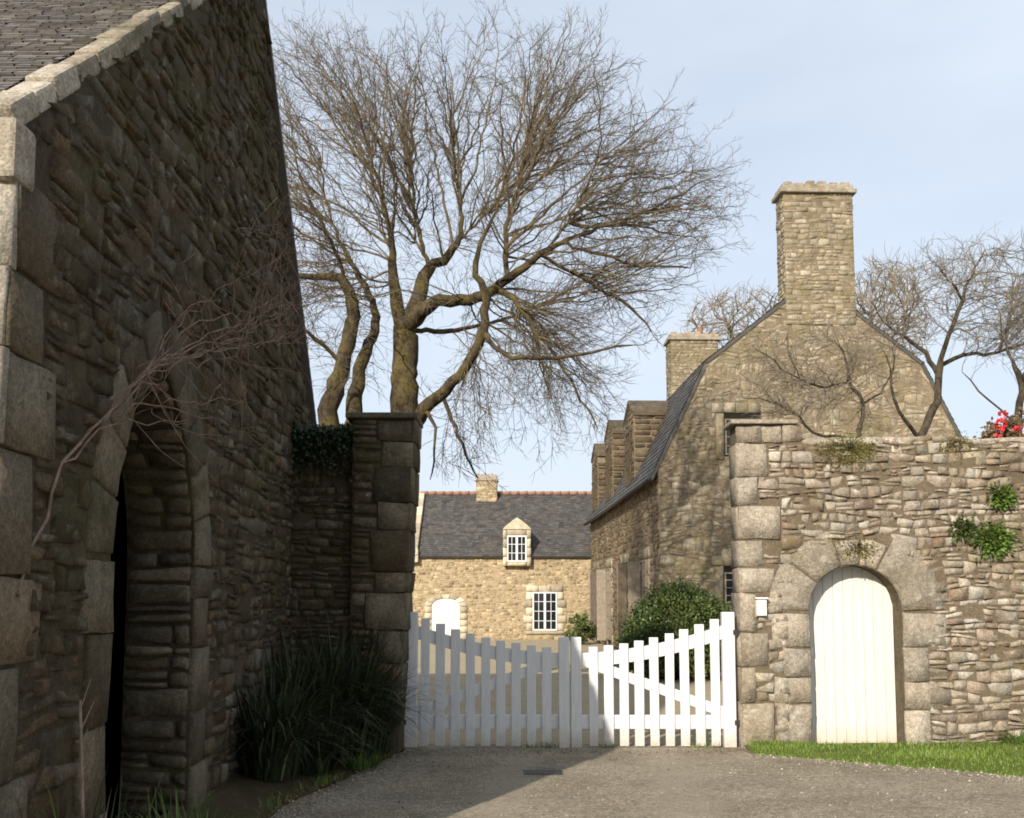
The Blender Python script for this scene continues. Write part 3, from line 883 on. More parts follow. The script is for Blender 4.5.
# coping stones up the verge, kneeler at its foot
m = MB(); FC = Frame((GA + GB * 6 - .13, n0[0] - .10, n0[1] - .10 * sl + .02), X, rv)
s = .0; Rk = random.Random(83)
while s < rl - .1:
    h = Rk.uniform(.16, .42); h = min(h, rl - s)
    sk = GB * (FC.at(0, s).y - 6)
    j = Rk.uniform(-.012, .012)
    FCk = Frame((FC.O.x + GB * (n0[0] + s * rv.y - 6), FC.O.y, FC.O.z), X, rv)
    u1 = .135 + j
    m.fbox(FCk, Rk.uniform(-.02, .03), u1, s + .008, s + h - .008, -.07, .05 + Rk.uniform(-.025, .03), rcol(Rk))
    s += h
m.build('verge_coping', M['coping'], bld, bevel=.022)
m = MB()
kx = GA + GB * 4.2
m.box(kx - .6, kx + .03, n0[0] - .10, n0[0] + .10, n0[1] - .34, n0[1] - .06, (.3, .6, .5))
m.build('kneeler', M['granite'], bld, bevel=.03)
# rear and west walls close the volume
m = MB()
m.box(xg - L, xg - .4, Yend - .5, Yend, -.1, eaveF[1] - .05); m.box(xg - L, xg - L + .4, ydn + .2, Yend, -.1, n0[1] - .1)
m.build('rear_wall', M['darkmortar'], bld)

# ------------------------------------------------------------------ manor house on the right
HO = V((P(660, 600, 25).x, 25.0, 0))
e1 = V((.999, .035, 0)).normalized(); e2 = V((-.035, .999, 0)).normalized()
man = thing('manor_house', 'tall old stone house with broken roof slopes and big gable chimney', 'house', HO)
FH = Frame(HO, e1, Z)
def Hh(px, py):
    a, b = ray(px, py)       # intersect with gable plane
    D_ = V((a, 1, b)); o = V((0, 0, EYE))
    n = FH.n; k = (HO - o).dot(n) / D_.dot(n)
    p = o + D_ * k - HO
    return p.dot(e1), p.z
HWd = Hh(975, 470)[0]; HD = 15.0
eL = Hh(670, 466); bL = Hh(706, 367); apx = Hh(812, 278); bR = Hh(940, 362)
ze = eL[1]; zbk = (bL[1] + bR[1]) / 2
uc = HWd / 2; bo = bL[0] - 0.0
zap = zbk + (uc - bo) * .78
poly = [(0, -.2), (HWd, -.2), (HWd, ze), (HWd - bo, zbk), (uc, zap), (bo, zbk), (0, ze)]
m = MB(); m.prism(FH, poly, -.6, 0)
m.fbox(FH, 0, .55, -.2, ze, -HD, -.6); m.fbox(FH, HWd - .55, HWd, -.2, ze, -HD, -.6)
FHb = Frame(HO + e1 * HWd + e2 * HD, -e1, Z)
m.prism(FHb, [(HWd - u, v) for u, v in reversed(poly)][::1], -.6, 0)
m.build('masonry_core', M['goldmortar'], man)
def htop(u):
    q = min(u, HWd - u)
    if q < bo: return ze + (zbk - ze) * q / bo - .03
    return zbk + (zap - zbk) * (q - bo) / (uc - bo) - .03
gw = [(Hh(723, 430)[0], Hh(728, 456)[1], .95, Hh(728, 413)[1]), (Hh(723, 600)[0], Hh(727, 604)[1], .95, Hh(727, 566)[1])]
gw = [(a + .02, z0, w, z1) for a, z0, w, z1 in gw]
def hholes(vm, h):
    return [(a - .2, a + w + .2) for a, z0, w, z1 in gw if z0 - .1 < vm < z1 + .2]
m = MB(); rubble(m, FH, 0, HWd, 0, zap, 91, hr=(.07, .24), wr=(1.0, 2.3), D=.007, gap=.004, top=htop, holes=hholes, wob=.15, split=.4, rough=.012, r=.025, nx=4, ny=3)
m.build('gable_face', M['gold'], man, smooth=True)
for a, z0, w, z1 in gw:
    m = MB()
    ashlar(m, FH, a - .22, a, z0 - .1, z1, .04, R); ashlar(m, FH, a + w, a + w + .22, z0 - .1, z1, .04, R)
    for k in range(5): ashlar(m, FH, a - .3 + k * (w + .6) / 5, a - .3 + (k + 1) * (w + .6) / 5, z1, z1 + .26, .04, R)
    m.build('window_surround', M['gold'], man, smooth=True)
    m = MB(); m.fbox(FH, a, a + w, z0, z1, .002, .012); m.build('recess_shade_panel', M['void'], man)  # flat sheet on the solid wall; recess shade put into its colour
    window(man, FH, a + .02, a + w - .02, z0 + .02, z1 - .16, 4, 4, .03, mat='woodgrey', edge=.035)
# courtyard side wall
FS = Frame(HO + e2 * HD, -e2, Z)       # u from far end (0) to near corner (HD)
wins = [2.0, 5.6, 9.3, 12.9]
def sholes(vm, h):
    return [(u - .75, u + .75) for u in wins if vm < 3.0]
m = MB(); rubble(m, FS, 0, HD, 0, ze - .05, 92, hr=(.10, .27), wr=(1.2, 2.6), D=.02, gap=.012, holes=sholes, wob=.08, rough=.012, r=.03, nx=4, ny=3)
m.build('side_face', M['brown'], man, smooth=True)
for u in wins:
    m = MB(); z = 0
    for k in range(6):
        for sg in (-1, 1):
            ua, ub = (u - .78, u - .52) if sg < 0 else (u + .52, u + .78)
            ashlar(m, FS, ua, ub, z, z + .45, .04, R)
        z += .45
    for k in range(4): ashlar(m, FS, u - .78 + k * .39, u - .78 + (k + 1) * .39, 2.7, 3.0, .045, R)
    m.build('window_surround', M['gold'], man, smooth=True)
    m = MB(); m.fbox(FS, u - .52, u + .52, .1, 2.7, .001, .01); m.build('recess_shade_panel', M['void'], man)  # near-black sheet on the wall face, window depth painted, not cut
    window(man, FS, u - .5, u + .5, .25, 2.68, 4, 6, .05, mat='woodgrey')
    for sg in ((-1,) if wins.index(u) % 2 else (1,)):   # shutters standing half open
        m = MB(); hx = u + sg * .53
        p0 = FS.at(hx, 0, .06); dr_ = (FS.u * sg * .55 + FS.n * .83).normalized(); nn_ = dr_.cross(Z).normalized() * .02
        b0, b1 = p0 + Z * .2, p0 + Z * 2.66
        m.hexa([b0 - nn_, b0 + dr_ * .36 - nn_, b0 + dr_ * .36 + nn_, b0 + nn_, b1 - nn_, b1 + dr_ * .36 - nn_, b1 + dr_ * .36 + nn_, b1 + nn_])
        m.build('shutter', M['woodgrey'], man)
# roof: steep lower slopes, gentler upper slopes
m = MB()
def roof_plane(mb, A, B, side, seed, base):
    # A, B = (u,z) lower and upper edge on the gable; runs the length of the house
    v = V((0, 0, 0)) + e1 * (B[0] - A[0]) + Z * (B[1] - A[1]); Lv = v.length; v.normalize()
    if side < 0: F = Frame(HO + e1 * A[0] + Z * A[1] + e2 * (HD + .1), -e2, v)
    else: F = Frame(HO + e1 * A[0] + Z * A[1] - e2 * .03, e2, v)
    slates(mb, F, HD + .13, Lv, seed, expo=.16, w=.24, th=.014)
    mb.fbox(F, 0, HD + .13, -.01, Lv + .02, -.09, -.006)
roof_plane(m, (-.22, ze - .32), (bo - .02, zbk + .06), -1, 93, 0); roof_plane(m, (bo - .04, zbk + .05), (uc, zap + .10), -1, 94, 0)
roof_plane(m, (HWd + .22, ze - .32), (HWd - bo + .02, zbk + .06), 1, 95, 0); roof_plane(m, (HWd - bo + .04, zbk + .05), (uc, zap + .10), 1, 96, 0)
roof = m.build('roof', M['slate2'], man)
# chimneys
def chimney(parent, F0, u0, u1, d0, d1, z0, z1, mat, core, seed, hr=(.09, .17), capo=.10, name='chimney', pots=()):
    m = MB(); m.fbox(F0, u0, u1, z0, z1, -d1, -d0)
    o = m.build(name, M[core], parent)
    f = MB()
    faces = [(Frame(F0.at(u0, 0, -d0), F0.u, Z), u1 - u0), (Frame(F0.at(u0, 0, -d1), -F0.n * -1, Z), d1 - d0)]
    rubble(f, faces[0][0], 0, u1 - u0, z0, z1, seed, hr=hr, wr=(1.2, 2.6), D=.010, gap=.004, nx=4, ny=3, wob=.05)
    FL_ = Frame(F0.at(u0, 0, -d1), F0.n, Z); rubble(f, FL_, 0, d1 - d0, z0, z1, seed + 1, hr=hr, wr=(1.2, 2.6), D=.010, gap=.004, nx=4, ny=3, wob=.05)
    FR_ = Frame(F0.at(u1, 0, -d0), -F0.n, Z); rubble(f, FR_, 0, d1 - d0, z0, z1, seed + 2, hr=hr, wr=(1.2, 2.6), D=.010, gap=.004, nx=4, ny=3, wob=.05)
    f.build('chimney_face', M[mat], o, smooth=True)
    c = MB(); c.fbox(F0, u0 - capo, u1 + capo, z1, z1 + .12, -d1 - capo, -d0 + capo)
    c.fbox(F0, u0 - capo * .3, u1 + capo * .3, z1 + .122, z1 + .26, -d1 - capo * .3, -d0 + capo * .3)
    Rr = random.Random(seed)
    for k in range(6):
        a = u0 + (u1 - u0) * (k + .15) / 6
        c.fbox(F0, a, a + (u1 - u0) * .7 / 6, z1 + .262, z1 + .30 + Rr.uniform(0, .08), -d1 + .1, -d0 - .05)
    c.build('chimney_cap', M['granite'], o, bevel=.03)
    for pu in pots:
        p = F0.at(pu, 0, -(d0 + d1) / 2); m = MB()
        m.tube([p + Z * (z1 + .26), p + Z * (z1 + .5), p + Z * (z1 + .62), p + Z * (z1 + .66)], [.15, .12, .12, .15], 10); m.build('chimney_pot', M['tile'], o, smooth=True)
    return o
cu0, cu1 = Hh(784, 240)[0], Hh(853, 240)[0]; czt = Hh(815, 194)[1]
chimney(man, FH, cu0, cu1, -.035, .6, zap - 1.15, czt, 'gold', 'goldmortar', 101)
# shoulder of the gable below the chimney
FHc = Frame(HO + e2 * (HD - 1.1), e1, Z)
zt2 = P(693, 340, 39).z
chimney(man, FHc, uc - .95, uc + .95, 0, 1.0, zap - 1.2, zt2, 'gold', 'goldmortar', 105, pots=(uc + .35,))
# stone dormers along the courtyard slope
for i, (py_, ud) in enumerate(((405, HD - 4.6), (424, HD - 9.2), (447, HD - 13.3))):
    Yd = 25 + (HD - ud)
    zt_ = P(620, py_, Yd).z - .35
    d = MB()
    d.prism(FS, [(ud - .95, ze - .5), (ud + .95, ze - .5), (ud + .95, zt_ - .12), (ud, zt_ + .33), (ud - .95, zt_ - .12)], -1.9, .02)
    o = d.build('dormer', M['goldmortar'], man)
    f = MB()
    rubble(f, FS, ud - .95, ud + .95, ze - .4, zt_ + .33, 110 + i, hr=(.09, .22), D=.03, gap=.01, nx=4, ny=3,
           top=lambda q, a=ud, z=zt_: z + .33 - abs(q - a) * .47, holes=lambda vm, h, a=ud, z=zt_: [(a - .42, a + .42)] if ze < vm < z - .5 else [])
    Fside = Frame(FS.at(ud + .95, 0, .02), -FS.n, Z)
    rubble(f, Fside, 0, 1.7, ze - .4, zt_ - .12, 120 + i, hr=(.14, .28), D=.03, gap=.01, nx=4, ny=3)
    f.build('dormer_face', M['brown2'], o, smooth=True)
    m = MB()
    for sg in (-1, 1):
        rp = V(FS.u) * sg
        A = FS.at(ud + sg * 1.03, zt_ - .16, .06); B = FS.at(ud, zt_ + .36, .06); bk = -FS.n * 2.2
        up = V((0, 0, .14))
        m.hexa([A, B, B + bk, A + bk, A + up, B + up, B + bk + up, A + bk + up] if sg < 0 else [B, A, A + bk, B + bk, B + up, A + up, A + bk + up, B + bk + up])
    m.build('dormer_coping', M['dark'], o, bevel=.03)
    window(o, FS, ud - .42, ud + .42, ze + .02, zt_ - .5, 2, 3, .06, mat='brown2')
m = MB()                                 # gutter
g0, g1 = FS.at(-.1, ze - .36, .25), FS.at(HD + .1, ze - .36, .25)
m.tube([g0, g1], [.055, .055], 8); m.build('gutter', M['iron'], man, smooth=True)

# ------------------------------------------------------------------ farmhouse at the back of the yard
YF = 41.0
FF = Frame((0, YF, 0), X, Z)
far = thing('farmhouse', 'pale golden stone house with slate roof seen beyond the gate', 'house', (0, YF, 0))
def Q(px, py, y=YF):
    p = P(px, py, y); return p.x, p.z
f0 = Q(411, 580)[0] - .05; f1 = 6.5; fe = Q(500, 554)[1]; HDp = 6.4
rz = P(500, 495, YF + HDp / 2).z
def fdrect(a, b, y0, y1): return Q(a, y0)[0], Q(b, y0)[0], Q(500, y1)[1], Q(500, y0)[1]
wu0, wu1, wv0, wv1 = fdrect(532.5, 557, 592, 628)
du0, du1, dv0, dv1 = fdrect(432, 460, 599, 646)
m = MB()
m.fbox(FF, f0, f1, -.2, fe, -HDp, 0)
m.build('wall', M['farmortar'], far)
fhole = lambda vm, h: ([(wu0 - .22, wu1 + .22)] if wv0 - .15 < vm < wv1 + .2 else []) + ([(du0 - .25, du1 + .25)] if vm < dv1 + .25 else [])
m = MB(); rubble(m, FF, f0, f1, 0, fe, 131, hr=(.06, .15), wr=(1.0, 2.2), D=.008, gap=.006, holes=fhole, nx=4, ny=3, wob=.04, rough=.008)
m.build('wall_face', M['far'], far, smooth=True)
m = MB()
for k in range(5):
    zz0 = wv0 - .12 + (wv1 - wv0 + .12) * k / 5; zz1 = wv0 - .12 + (wv1 - wv0 + .12) * (k + 1) / 5
    e = .12 if k % 2 else .0
    ashlar(m, FF, wu0 - .26 - e, wu0, zz0, zz1, .04, R); ashlar(m, FF, wu1, wu1 + .26 + e, zz0, zz1, .04, R)
for k in range(3): ashlar(m, FF, wu0 - .26 + k * (wu1 - wu0 + .52) / 3, wu0 - .26 + (k + 1) * (wu1 - wu0 + .52) / 3, wv1, wv1 + .27, .04, R)
ashlar(m, FF, wu0 - .3, wu1 + .3, wv0 - .26, wv0 - .12, .07, R)
m.build('window_surround', M['tuffeau'], far, smooth=True)
m = MB(); m.fbox(FF, wu0, wu1, wv0 - .1, wv1, .001, .01); m.build('recess_shade_panel', M['void'], far)  # shade of the opening painted as a near-black slab
window(far, FF, wu0, wu1, wv0 - .1, wv1, 4, 4, .05)
m = MB()
for k in range(5):
    zz = dv1 * .82 * k / 5; z2 = dv1 * .82 * (k + 1) / 5
    ashlar(m, FF, du0 - .3, du0, zz, z2, .04, R); ashlar(m, FF, du1, du1 + .3, zz, z2, .04, R)
dcc = (du0 + du1) / 2; dhw = (du1 - du0) / 2
for k in range(7): voussoir(m, FF, dcc, dv1 * .82, dhw, dhw + .3, math.pi * k / 7, math.pi * (k + 1) / 7, .04, R, sq=.55)
m.build('door_surround', M['tuffeau'], far, smooth=True)
m = MB(); m.prism(FF, [(du0, 0), (du1, 0)] + [(dcc + dhw * math.cos(a), dv1 * .82 + dhw * .55 * math.sin(a)) for a in np.linspace(0, math.pi, 13)], 0, .022)
dd = m.build('door', M['doorwhite'], far)
m = MB()
for k in range(1, 3): m.fbox(FF, du0 + (du1 - du0) * k / 3 - .012, du0 + (du1 - du0) * k / 3 + .012, .1, dv1 * .8, .023, .03)
m.build('door_moulding', M['plastic'], dd)
fs = V((0, HDp / 2, rz - fe)); fl = fs.length; fs.normalize()
FFr = Frame((f0 + .3, YF - .18, fe - .18 * (rz - fe) / (HDp / 2) + .05), X, fs)
m = MB(); slates(m, FFr, f1 - f0 - .3, fl + .22, 133, expo=.13, w=.20, th=.010); m.fbox(FFr, 0, f1 - f0 - .3, 0, fl + .22, -.08, -.006)
FFb = Frame((f1, YF + HDp + .18, fe - .1), -X, V((0, -fs.y, fs.z))); m.fbox(FFb, 0, f1 - f0 - .3, 0, fl + .2, -.08, 0)
m.build('roof', M['slate3'], far)
m = MB(); xx = f0 + .1
while xx < f1:
    m.tube([(xx, YF + HDp / 2, rz + .07), (xx + .36, YF + HDp / 2, rz + .085)], [.085, .095], 8); xx += .37
m.build('ridge_tiles', M['tile'], far, smooth=True)
m = MB()                                 # raised gable parapet with its kneeler on the left
Rk = random.Random(7)
Fsk = Frame((f0 - .08, YF - .22, fe - .2), X, fs); s = 0
while s < fl + .1:
    h = Rk.uniform(.45, .7); m.fbox(Fsk, 0, .40, s + .01, s + h - .01, -.25, .22, rcol(Rk)); s += h
m.box(f0 - .1, f0 + .36, YF - .30, YF + .3, fe - .35, fe + .18)
m.build('gable_coping', M['tuffeau'], far, bevel=.03)
m = MB(); m.prism(Frame((f0, YF + HDp, 0), -Y_, Z), [(0, fe), (HDp, fe), (HDp / 2, rz - .05)], -.3, 0); m.build('gable_wall', M['farmortar'], far)
cc0, cc1 = P(477, 490, YF + 3.2).x, P(497, 490, YF + 3.2).x
chimney(far, Frame((0, YF + 2.75, 0), X, Z), cc0, cc1, 0, .8, rz - .7, P(487, 477, YF + 3).z - .2, 'far', 'farmortar', 141, capo=.06)
# dormer with a pointed pediment
o0, o1 = Q(503, 540)[0], Q(531, 540)[0]; ov0 = Q(517, 566)[1]; ov1 = Q(517, 530)[1]; opk = Q(517, 520)[1]
FD = Frame((0, YF - .23, 0), X, Z)
ocx = (o0 + o1) / 2
m = MB(); m.prism(FD, [(o0 + .03, ov0), (o1 - .03, ov0), (o1 - .03, ov1 - .1), (o0 + .03, ov1 - .1)], -1.9, 0)
dor = m.build('dormer', M['farmortar'], far)
ww0, ww1, wz0, wz1 = Q(507, 540)[0], Q(526.5, 540)[0], Q(517, 562)[1], Q(517, 536)[1]
m = MB()
for k in range(4):
    zz = ov0 + (ov1 - ov0) * k / 4; z2 = ov0 + (ov1 - ov0) * (k + 1) / 4
    ashlar(m, FD, o0, ww0, zz, z2, .05, R); ashlar(m, FD, ww1, o1, zz, z2, .05, R)
ashlar(m, FD, ww0, ww1, ov0, wz0, .06, R); ashlar(m, FD, ww0, ww1, wz1, ov1, .05, R)
m.build('dormer_face', M['tuffeau'], dor, smooth=True)
m = MB(); m.prism(FD, [(o0 - .02, ov1 + .003), (o1 + .02, ov1 + .003), (o1 - .1, ov1 + .14), (ocx + .16, opk - .02), (ocx, opk + .08), (ocx - .16, opk - .02), (o0 + .1, ov1 + .14)], -.3, .09)
m.build('pediment', M['tuffeau'], dor, bevel=.02)
m = MB()
for sg in (-1, 1):
    A = V((ocx + sg * (o1 - o0) * .52, YF - .0, ov1 - .05)); B = V((ocx, YF, opk)); bk = V((0, 2.4, 0)); up = Z * .06
    pts = [A, B, B + bk, A + bk]
    if sg > 0: pts = [B, A, A + bk, B + bk]
    m.hexa(pts + [p + up for p in pts])
m.build('dormer_roof', M['slate3'], dor)
m = MB(); m.fbox(FD, ww0, ww1, wz0, wz1, .002, .01); m.build('recess_shade_panel', M['void'], dor)  # near-black slab paints the shaded depth of the dormer window
window(dor, FD, ww0, ww1, wz0, wz1, 4, 3, .05)

# ------------------------------------------------------------------ trees
def dist2(A, B):
    return np.maximum((A ** 2).sum(1)[:, None] + (B ** 2).sum(1)[None] - 2 * A @ B.T, 0)
class Tree:
    def __init__(s, seed):
        s.p = []; s.par = []; s.r = []; s.sk = []; s.R = random.Random(seed); s.nr = np.random.RandomState(seed)
    def node(s, p, par, r=0, sk=False):
        s.p.append(np.array(p, float)); s.par.append(par); s.r.append(r); s.sk.append(sk); return len(s.p) - 1
    def path(s, pts, par=-1, step=.14, wig=.026):
        """pts: [(Vector, radius)]"""
        P_ = [V(p) for p, r in pts]; R_ = [r for p, r in pts]
        if par >= 0:
            P_ = [V(s.p[par])] + P_; R_ = [min(s.r[par], R_[0] * 1.15)] + R_
        idx = []
        n = len(P_)
        for i in range(n - 1):
            p0 = P_[max(i - 1, 0)]; p1 = P_[i]; p2 = P_[i + 1]; p3 = P_[min(i + 2, n - 1)]
            k = max(2, int((p2 - p1).length / step))
            for j in range(k):
                if i == 0 and j == 0 and par >= 0: continue
                t = j / k
                q = .5 * ((2 * p1) + (p2 - p0) * t + (2 * p0 - 5 * p1 + 4 * p2 - p3) * t * t + (3 * p1 - p0 - 3 * p2 + p3) * t ** 3)
                q += V((s.R.uniform(-wig, wig), s.R.uniform(-wig, wig), s.R.uniform(-wig, wig)))
                par = s.node(q, par, R_[i] + (R_[i + 1] - R_[i]) * t, True); idx.append(par)
        par = s.node(P_[-1], par, R_[-1], True); idx.append(par)
        return idx
    def near(s, p):
        a = np.array(s.p); d = ((a - np.array(p)) ** 2).sum(1); return int(d.argmin())
    def colonize(s, A, step, infl, kill, iters, trop=(0, 0, .1), wig=.25, start=0):
        A = np.array(A, float); N = np.array(s.p)
        d = np.full(len(A), 1e9); ni = np.zeros(len(A), int)
        elig = np.arange(start, len(N))
        for c0 in range(0, len(elig), 400):
            e = elig[c0:c0 + 400]
            D = dist2(A, N[e]); j = D.argmin(1); dm = D[np.arange(len(A)), j]
            b = dm < d; d[b] = dm[b]; ni[b] = e[j[b]]
        alive = d > kill ** 2
        tr = np.array(trop)
        for it in range(iters):
            A, d, ni = A[alive], d[alive], ni[alive]
            if not len(A): break
            m = d < infl ** 2
            if not m.any(): break
            acc = {}
            Np = np.array(s.p)
            dirs = A[m] - Np[ni[m]]; dirs /= np.linalg.norm(dirs, axis=1)[:, None] + 1e-9
            for k, dd in zip(ni[m], dirs):
                if k in acc: acc[k] += dd
                else: acc[k] = dd.copy()
            new = []
            for k, dd in acc.items():
                l = np.linalg.norm(dd)
                if l < 1e-6: continue
                dd = dd / l
                if s.par[k] >= 0:
                    pd = s.p[k] - s.p[s.par[k]]; pl_ = np.linalg.norm(pd)
                    if pl_ > 1e-6: dd = dd + pd / pl_ * .8
                dd = dd + tr + s.nr.uniform(-wig, wig, 3)
                dd /= np.linalg.norm(dd)
                q = s.p[k] + dd * step
                new.append(s.node(q, int(k), 0, False))
            nn = np.array([s.p[i] for i in new])
            for c0 in range(0, len(nn), 600):
                D = dist2(A, nn[c0:c0 + 600]); j = D.argmin(1); dm = D[np.arange(len(A)), j]
                b = dm < d; d[b] = dm[b]; ni[b] = np.array(new[c0:c0 + 600])[j[b]]
            alive = d > kill ** 2
            # attractors that keep pulling the same node without success are dropped
            alive &= s.nr.uniform(0, 1, len(alive)) > .004
    def spray(s, src, target, r0, bow, side=(.15, .30), tert=(.065, .14), wig=.20, sl=(.28, .58)):
        '''one long young branch from node src to target, with side shoots and twigs'''
        R = s.R; a = np.array(s.p[src]); b = np.array(target, float); L = np.linalg.norm(b - a)
        mid = (a + b) / 2 + np.array(bow) * L + s.nr.uniform(-.1, .1, 3) * L
        k = max(5, int(L / .16)); ks = [src]; q = src; wv = np.zeros(3)
        for i in range(1, k + 1):
            t = i / k; wv = wv * .82 + s.nr.uniform(-1, 1, 3) * wig * .22
            p = (1 - t) ** 2 * a + 2 * t * (1 - t) * mid + t * t * b + wv
            q = s.node(p, q, max(.0035, r0 * (1 - .85 * t)), False); ks.append(q)
        def shoot(q, d, l, r, lvl):
            n = max(3, int(l / .11)); d = d / np.linalg.norm(d); out = [q]
            for j in range(n):
                d = d + s.nr.uniform(-.3, .3, 3) + np.array((0, 0, .05)); d /= np.linalg.norm(d)
                q = s.node(s.p[q] + d * l / n, q, max(.0026, r * (1 - .7 * (j + 1) / n)), False); out.append(q)
            if lvl < 2:
                pos = R.uniform(*tert)
                while pos < l:
                    j = min(n - 1, max(1, int(pos / l * n))); dd = s.p[out[j]] - s.p[out[j - 1]]; dd /= np.linalg.norm(dd) + 1e-9
                    sd = s.nr.uniform(-1, 1, 3); sd -= dd * sd.dot(dd); sd /= np.linalg.norm(sd) + 1e-9
                    shoot(out[j], dd + sd * R.uniform(.6, 1.3), R.uniform(.10, .34) * (1.1 - .5 * pos / l), .0042, lvl + 1)
                    pos += R.uniform(*tert)
        pos = R.uniform(.15, .35) * L
        while pos < L * .98:
            i = min(k, max(1, int(pos / L * k))); dd = s.p[ks[i]] - s.p[ks[i - 1]]; dd /= np.linalg.norm(dd) + 1e-9
            sd = s.nr.uniform(-1, 1, 3); sd -= dd * sd.dot(dd); sd /= np.linalg.norm(sd) + 1e-9
            shoot(ks[i], dd + sd * R.uniform(.55, 1.25), R.uniform(*sl) * L * (1.05 - .6 * pos / L), max(.0045, r0 * .45 * (1 - .6 * pos / L)), 1)
            pos += R.uniform(*side)
    def fan(s, R, cand, n, poly, depth, Y, ctr, f=(.35, .72), bow=(0, 0, .05), r=(.010, .019), dens=None, **kw):
        skp = np.array(s.p)[cand]
        for q in cloud(R, poly, n, Y, depth, dens):
            q = V(q); m_ = q.lerp(ctr, R.uniform(*f))
            dd = ((skp - np.array(m_)) ** 2).sum(1); src = int(cand[np.argsort(dd)[R.randrange(3)]])
            L = (q - V(s.p[src])).length
            if L < .35: continue
            s.spray(src, q, R.uniform(*r) * (.6 + .25 * L), bow, **kw)
    def shoots(s, prob, ln, up=.3, rmax=.012, seg=3):
        n = len(s.p); s.radii()
        for i in range(1, n):
            if s.sk[i] or s.rr[i] > rmax or s.R.random() > prob: continue
            pd = s.p[i] - s.p[s.par[i]]; pd /= np.linalg.norm(pd) + 1e-9
            d = pd + s.nr.uniform(-.9, .9, 3); d[2] += up; d /= np.linalg.norm(d)
            L = s.R.uniform(*ln); k = i
            for q in range(seg):
                d = d + s.nr.uniform(-.22, .22, 3); d[2] += up * .15; d /= np.linalg.norm(d)
                k = s.node(s.p[k] + d * L / seg, k, 0, False)
    def radii(s, tip=.0028, e=2.3):
        n = len(s.p); acc = [0.0] * n; s.rr = [0.0] * n
        for i in range(n - 1, -1, -1):
            r = acc[i] ** (1 / e) if acc[i] > 0 else tip
            if s.r[i] > 0: r = s.r[i]
            s.rr[i] = r
            if s.par[i] >= 0 and not s.r[i] > 0: acc[s.par[i]] += r ** e
        # a twig is never thicker than what carries it
        for i in range(n):
            q = s.par[i]
            if q >= 0 and not s.sk[i]: s.rr[i] = min(s.rr[i], s.rr[q] if s.r[i] > 0 else s.rr[q] * .97)
    def build(s, root, trunk_mat, twig_mat, thick=1.0, tip=.0028, e=2.3):
        s.radii(tip, e); n = len(s.p)
        ch = [[] for _ in range(n)]
        for i in range(n):
            if s.par[i] >= 0: ch[s.par[i]].append(i)
        tk, tw = MB(), MB()
        starts = [(i, None) for i in range(n) if s.par[i] < 0]
        while starts:
            i, frm = starts.pop()
            pts = []; rs = []
            if frm is not None: pts.append(V(s.p[frm])); rs.append(min(s.rr[frm] * .8, s.rr[i] * 1.25))
            k = i; sk = s.sk[i]
            while True:
                pts.append(V(s.p[k])); rs.append(s.rr[k])
                c = [x for x in ch[k]]
                if not c: break
                same = [x for x in c if s.sk[x] == sk]
                if not same:
                    for x in c: starts.append((x, k))
                    break
                nxt = max(same, key=lambda x: s.rr[x])
                for x in c:
                    if x != nxt: starts.append((x, k))
                k = nxt
            if len(pts) < 2: continue
            rs[-1] *= .55
            rm = max(rs)
            kk = 3 if rm < .012 else (5 if rm < .03 else 9)
            if sk and rm > .05:      # knobbly old wood
                ns = 0; q = []
                for r in rs:
                    ns = ns * .4 + s.R.uniform(-.06, .07); q.append(r * (1 + ns))
                rs = q
            (tk if sk else tw).tube(pts, [r * (1 if sk else thick) for r in rs], kk, cap=sk)
        tk.build('trunk', M[trunk_mat], root, smooth=True)
        tw.build('crown', M[twig_mat], root, smooth=True)

def inpoly(x, y, poly):
    c = False; n = len(poly); j = n - 1
    for i in range(n):
        xi, yi = poly[i]; xj, yj = poly[j]
        if (yi > y) != (yj > y) and x < (xj - xi) * (y - yi) / (yj - yi) + xi: c = not c
        j = i
    return c
def cloud(R, poly, n, Y, depth, dens=None):
    xs_ = [p[0] for p in poly]; ys_ = [p[1] for p in poly]; out = []
    cx, cy = sum(xs_) / len(xs_), sum(ys_) / len(ys_)
    hx, hy = (max(xs_) - min(xs_)) / 2, (max(ys_) - min(ys_)) / 2
    while len(out) < n:
        x, y = R.uniform(min(xs_), max(xs_)), R.uniform(min(ys_), max(ys_))
        if not inpoly(x, y, poly): continue
        if dens and R.random() > dens(x, y): continue
        q = math.sqrt(max(.08, 1 - .75 * (((x - cx) / hx) ** 2 + ((y - cy) / hy) ** 2)))
        out.append(tuple(P(x, y, Y + R.uniform(-1, 1) * depth * q)))
    return out
def pp(l, Y):
    return [(P(a, b, Y + dy), r * (.62 + .38 * min(1, max(0, (b - 205) / 75)))) for a, b, dy, r in l]

TY = 16.0
tr = thing('bare_tree', 'big bare many-stemmed tree rising behind the left gate pillar', 'tree', (P(380, 700, TY).x, TY, 0))
T = Tree(4)
base = P(378, 700, TY); base.z = -.1
ib = T.path([(base, .36), (P(380, 660, TY), .30)])
iA = T.path(pp([(345, 540, -.2, .21), (328, 425, -.4, .165), (343, 365, -.5, .13), (353, 315, -.5, .105), (347, 285, -.6, .075), (325, 277, -.7, .055), (290, 276, -.9, .04), (255, 262, -1.0, .025)], TY), ib[-1])
iA2 = T.path(pp([(352, 430, .3, .15), (360, 370, .5, .115), (374, 330, .6, .085), (372, 300, .7, .06), (350, 262, .8, .045), (330, 215, .9, .03), (318, 150, 1.0, .018)], TY), T.near(P(347, 530, TY)))
iB = T.path(pp([(396, 540, .1, .27), (403, 420, .1, .235), (404, 360, .1, .225), (404, 330, .1, .20)], TY), ib[-1])
jb = iB[-1]
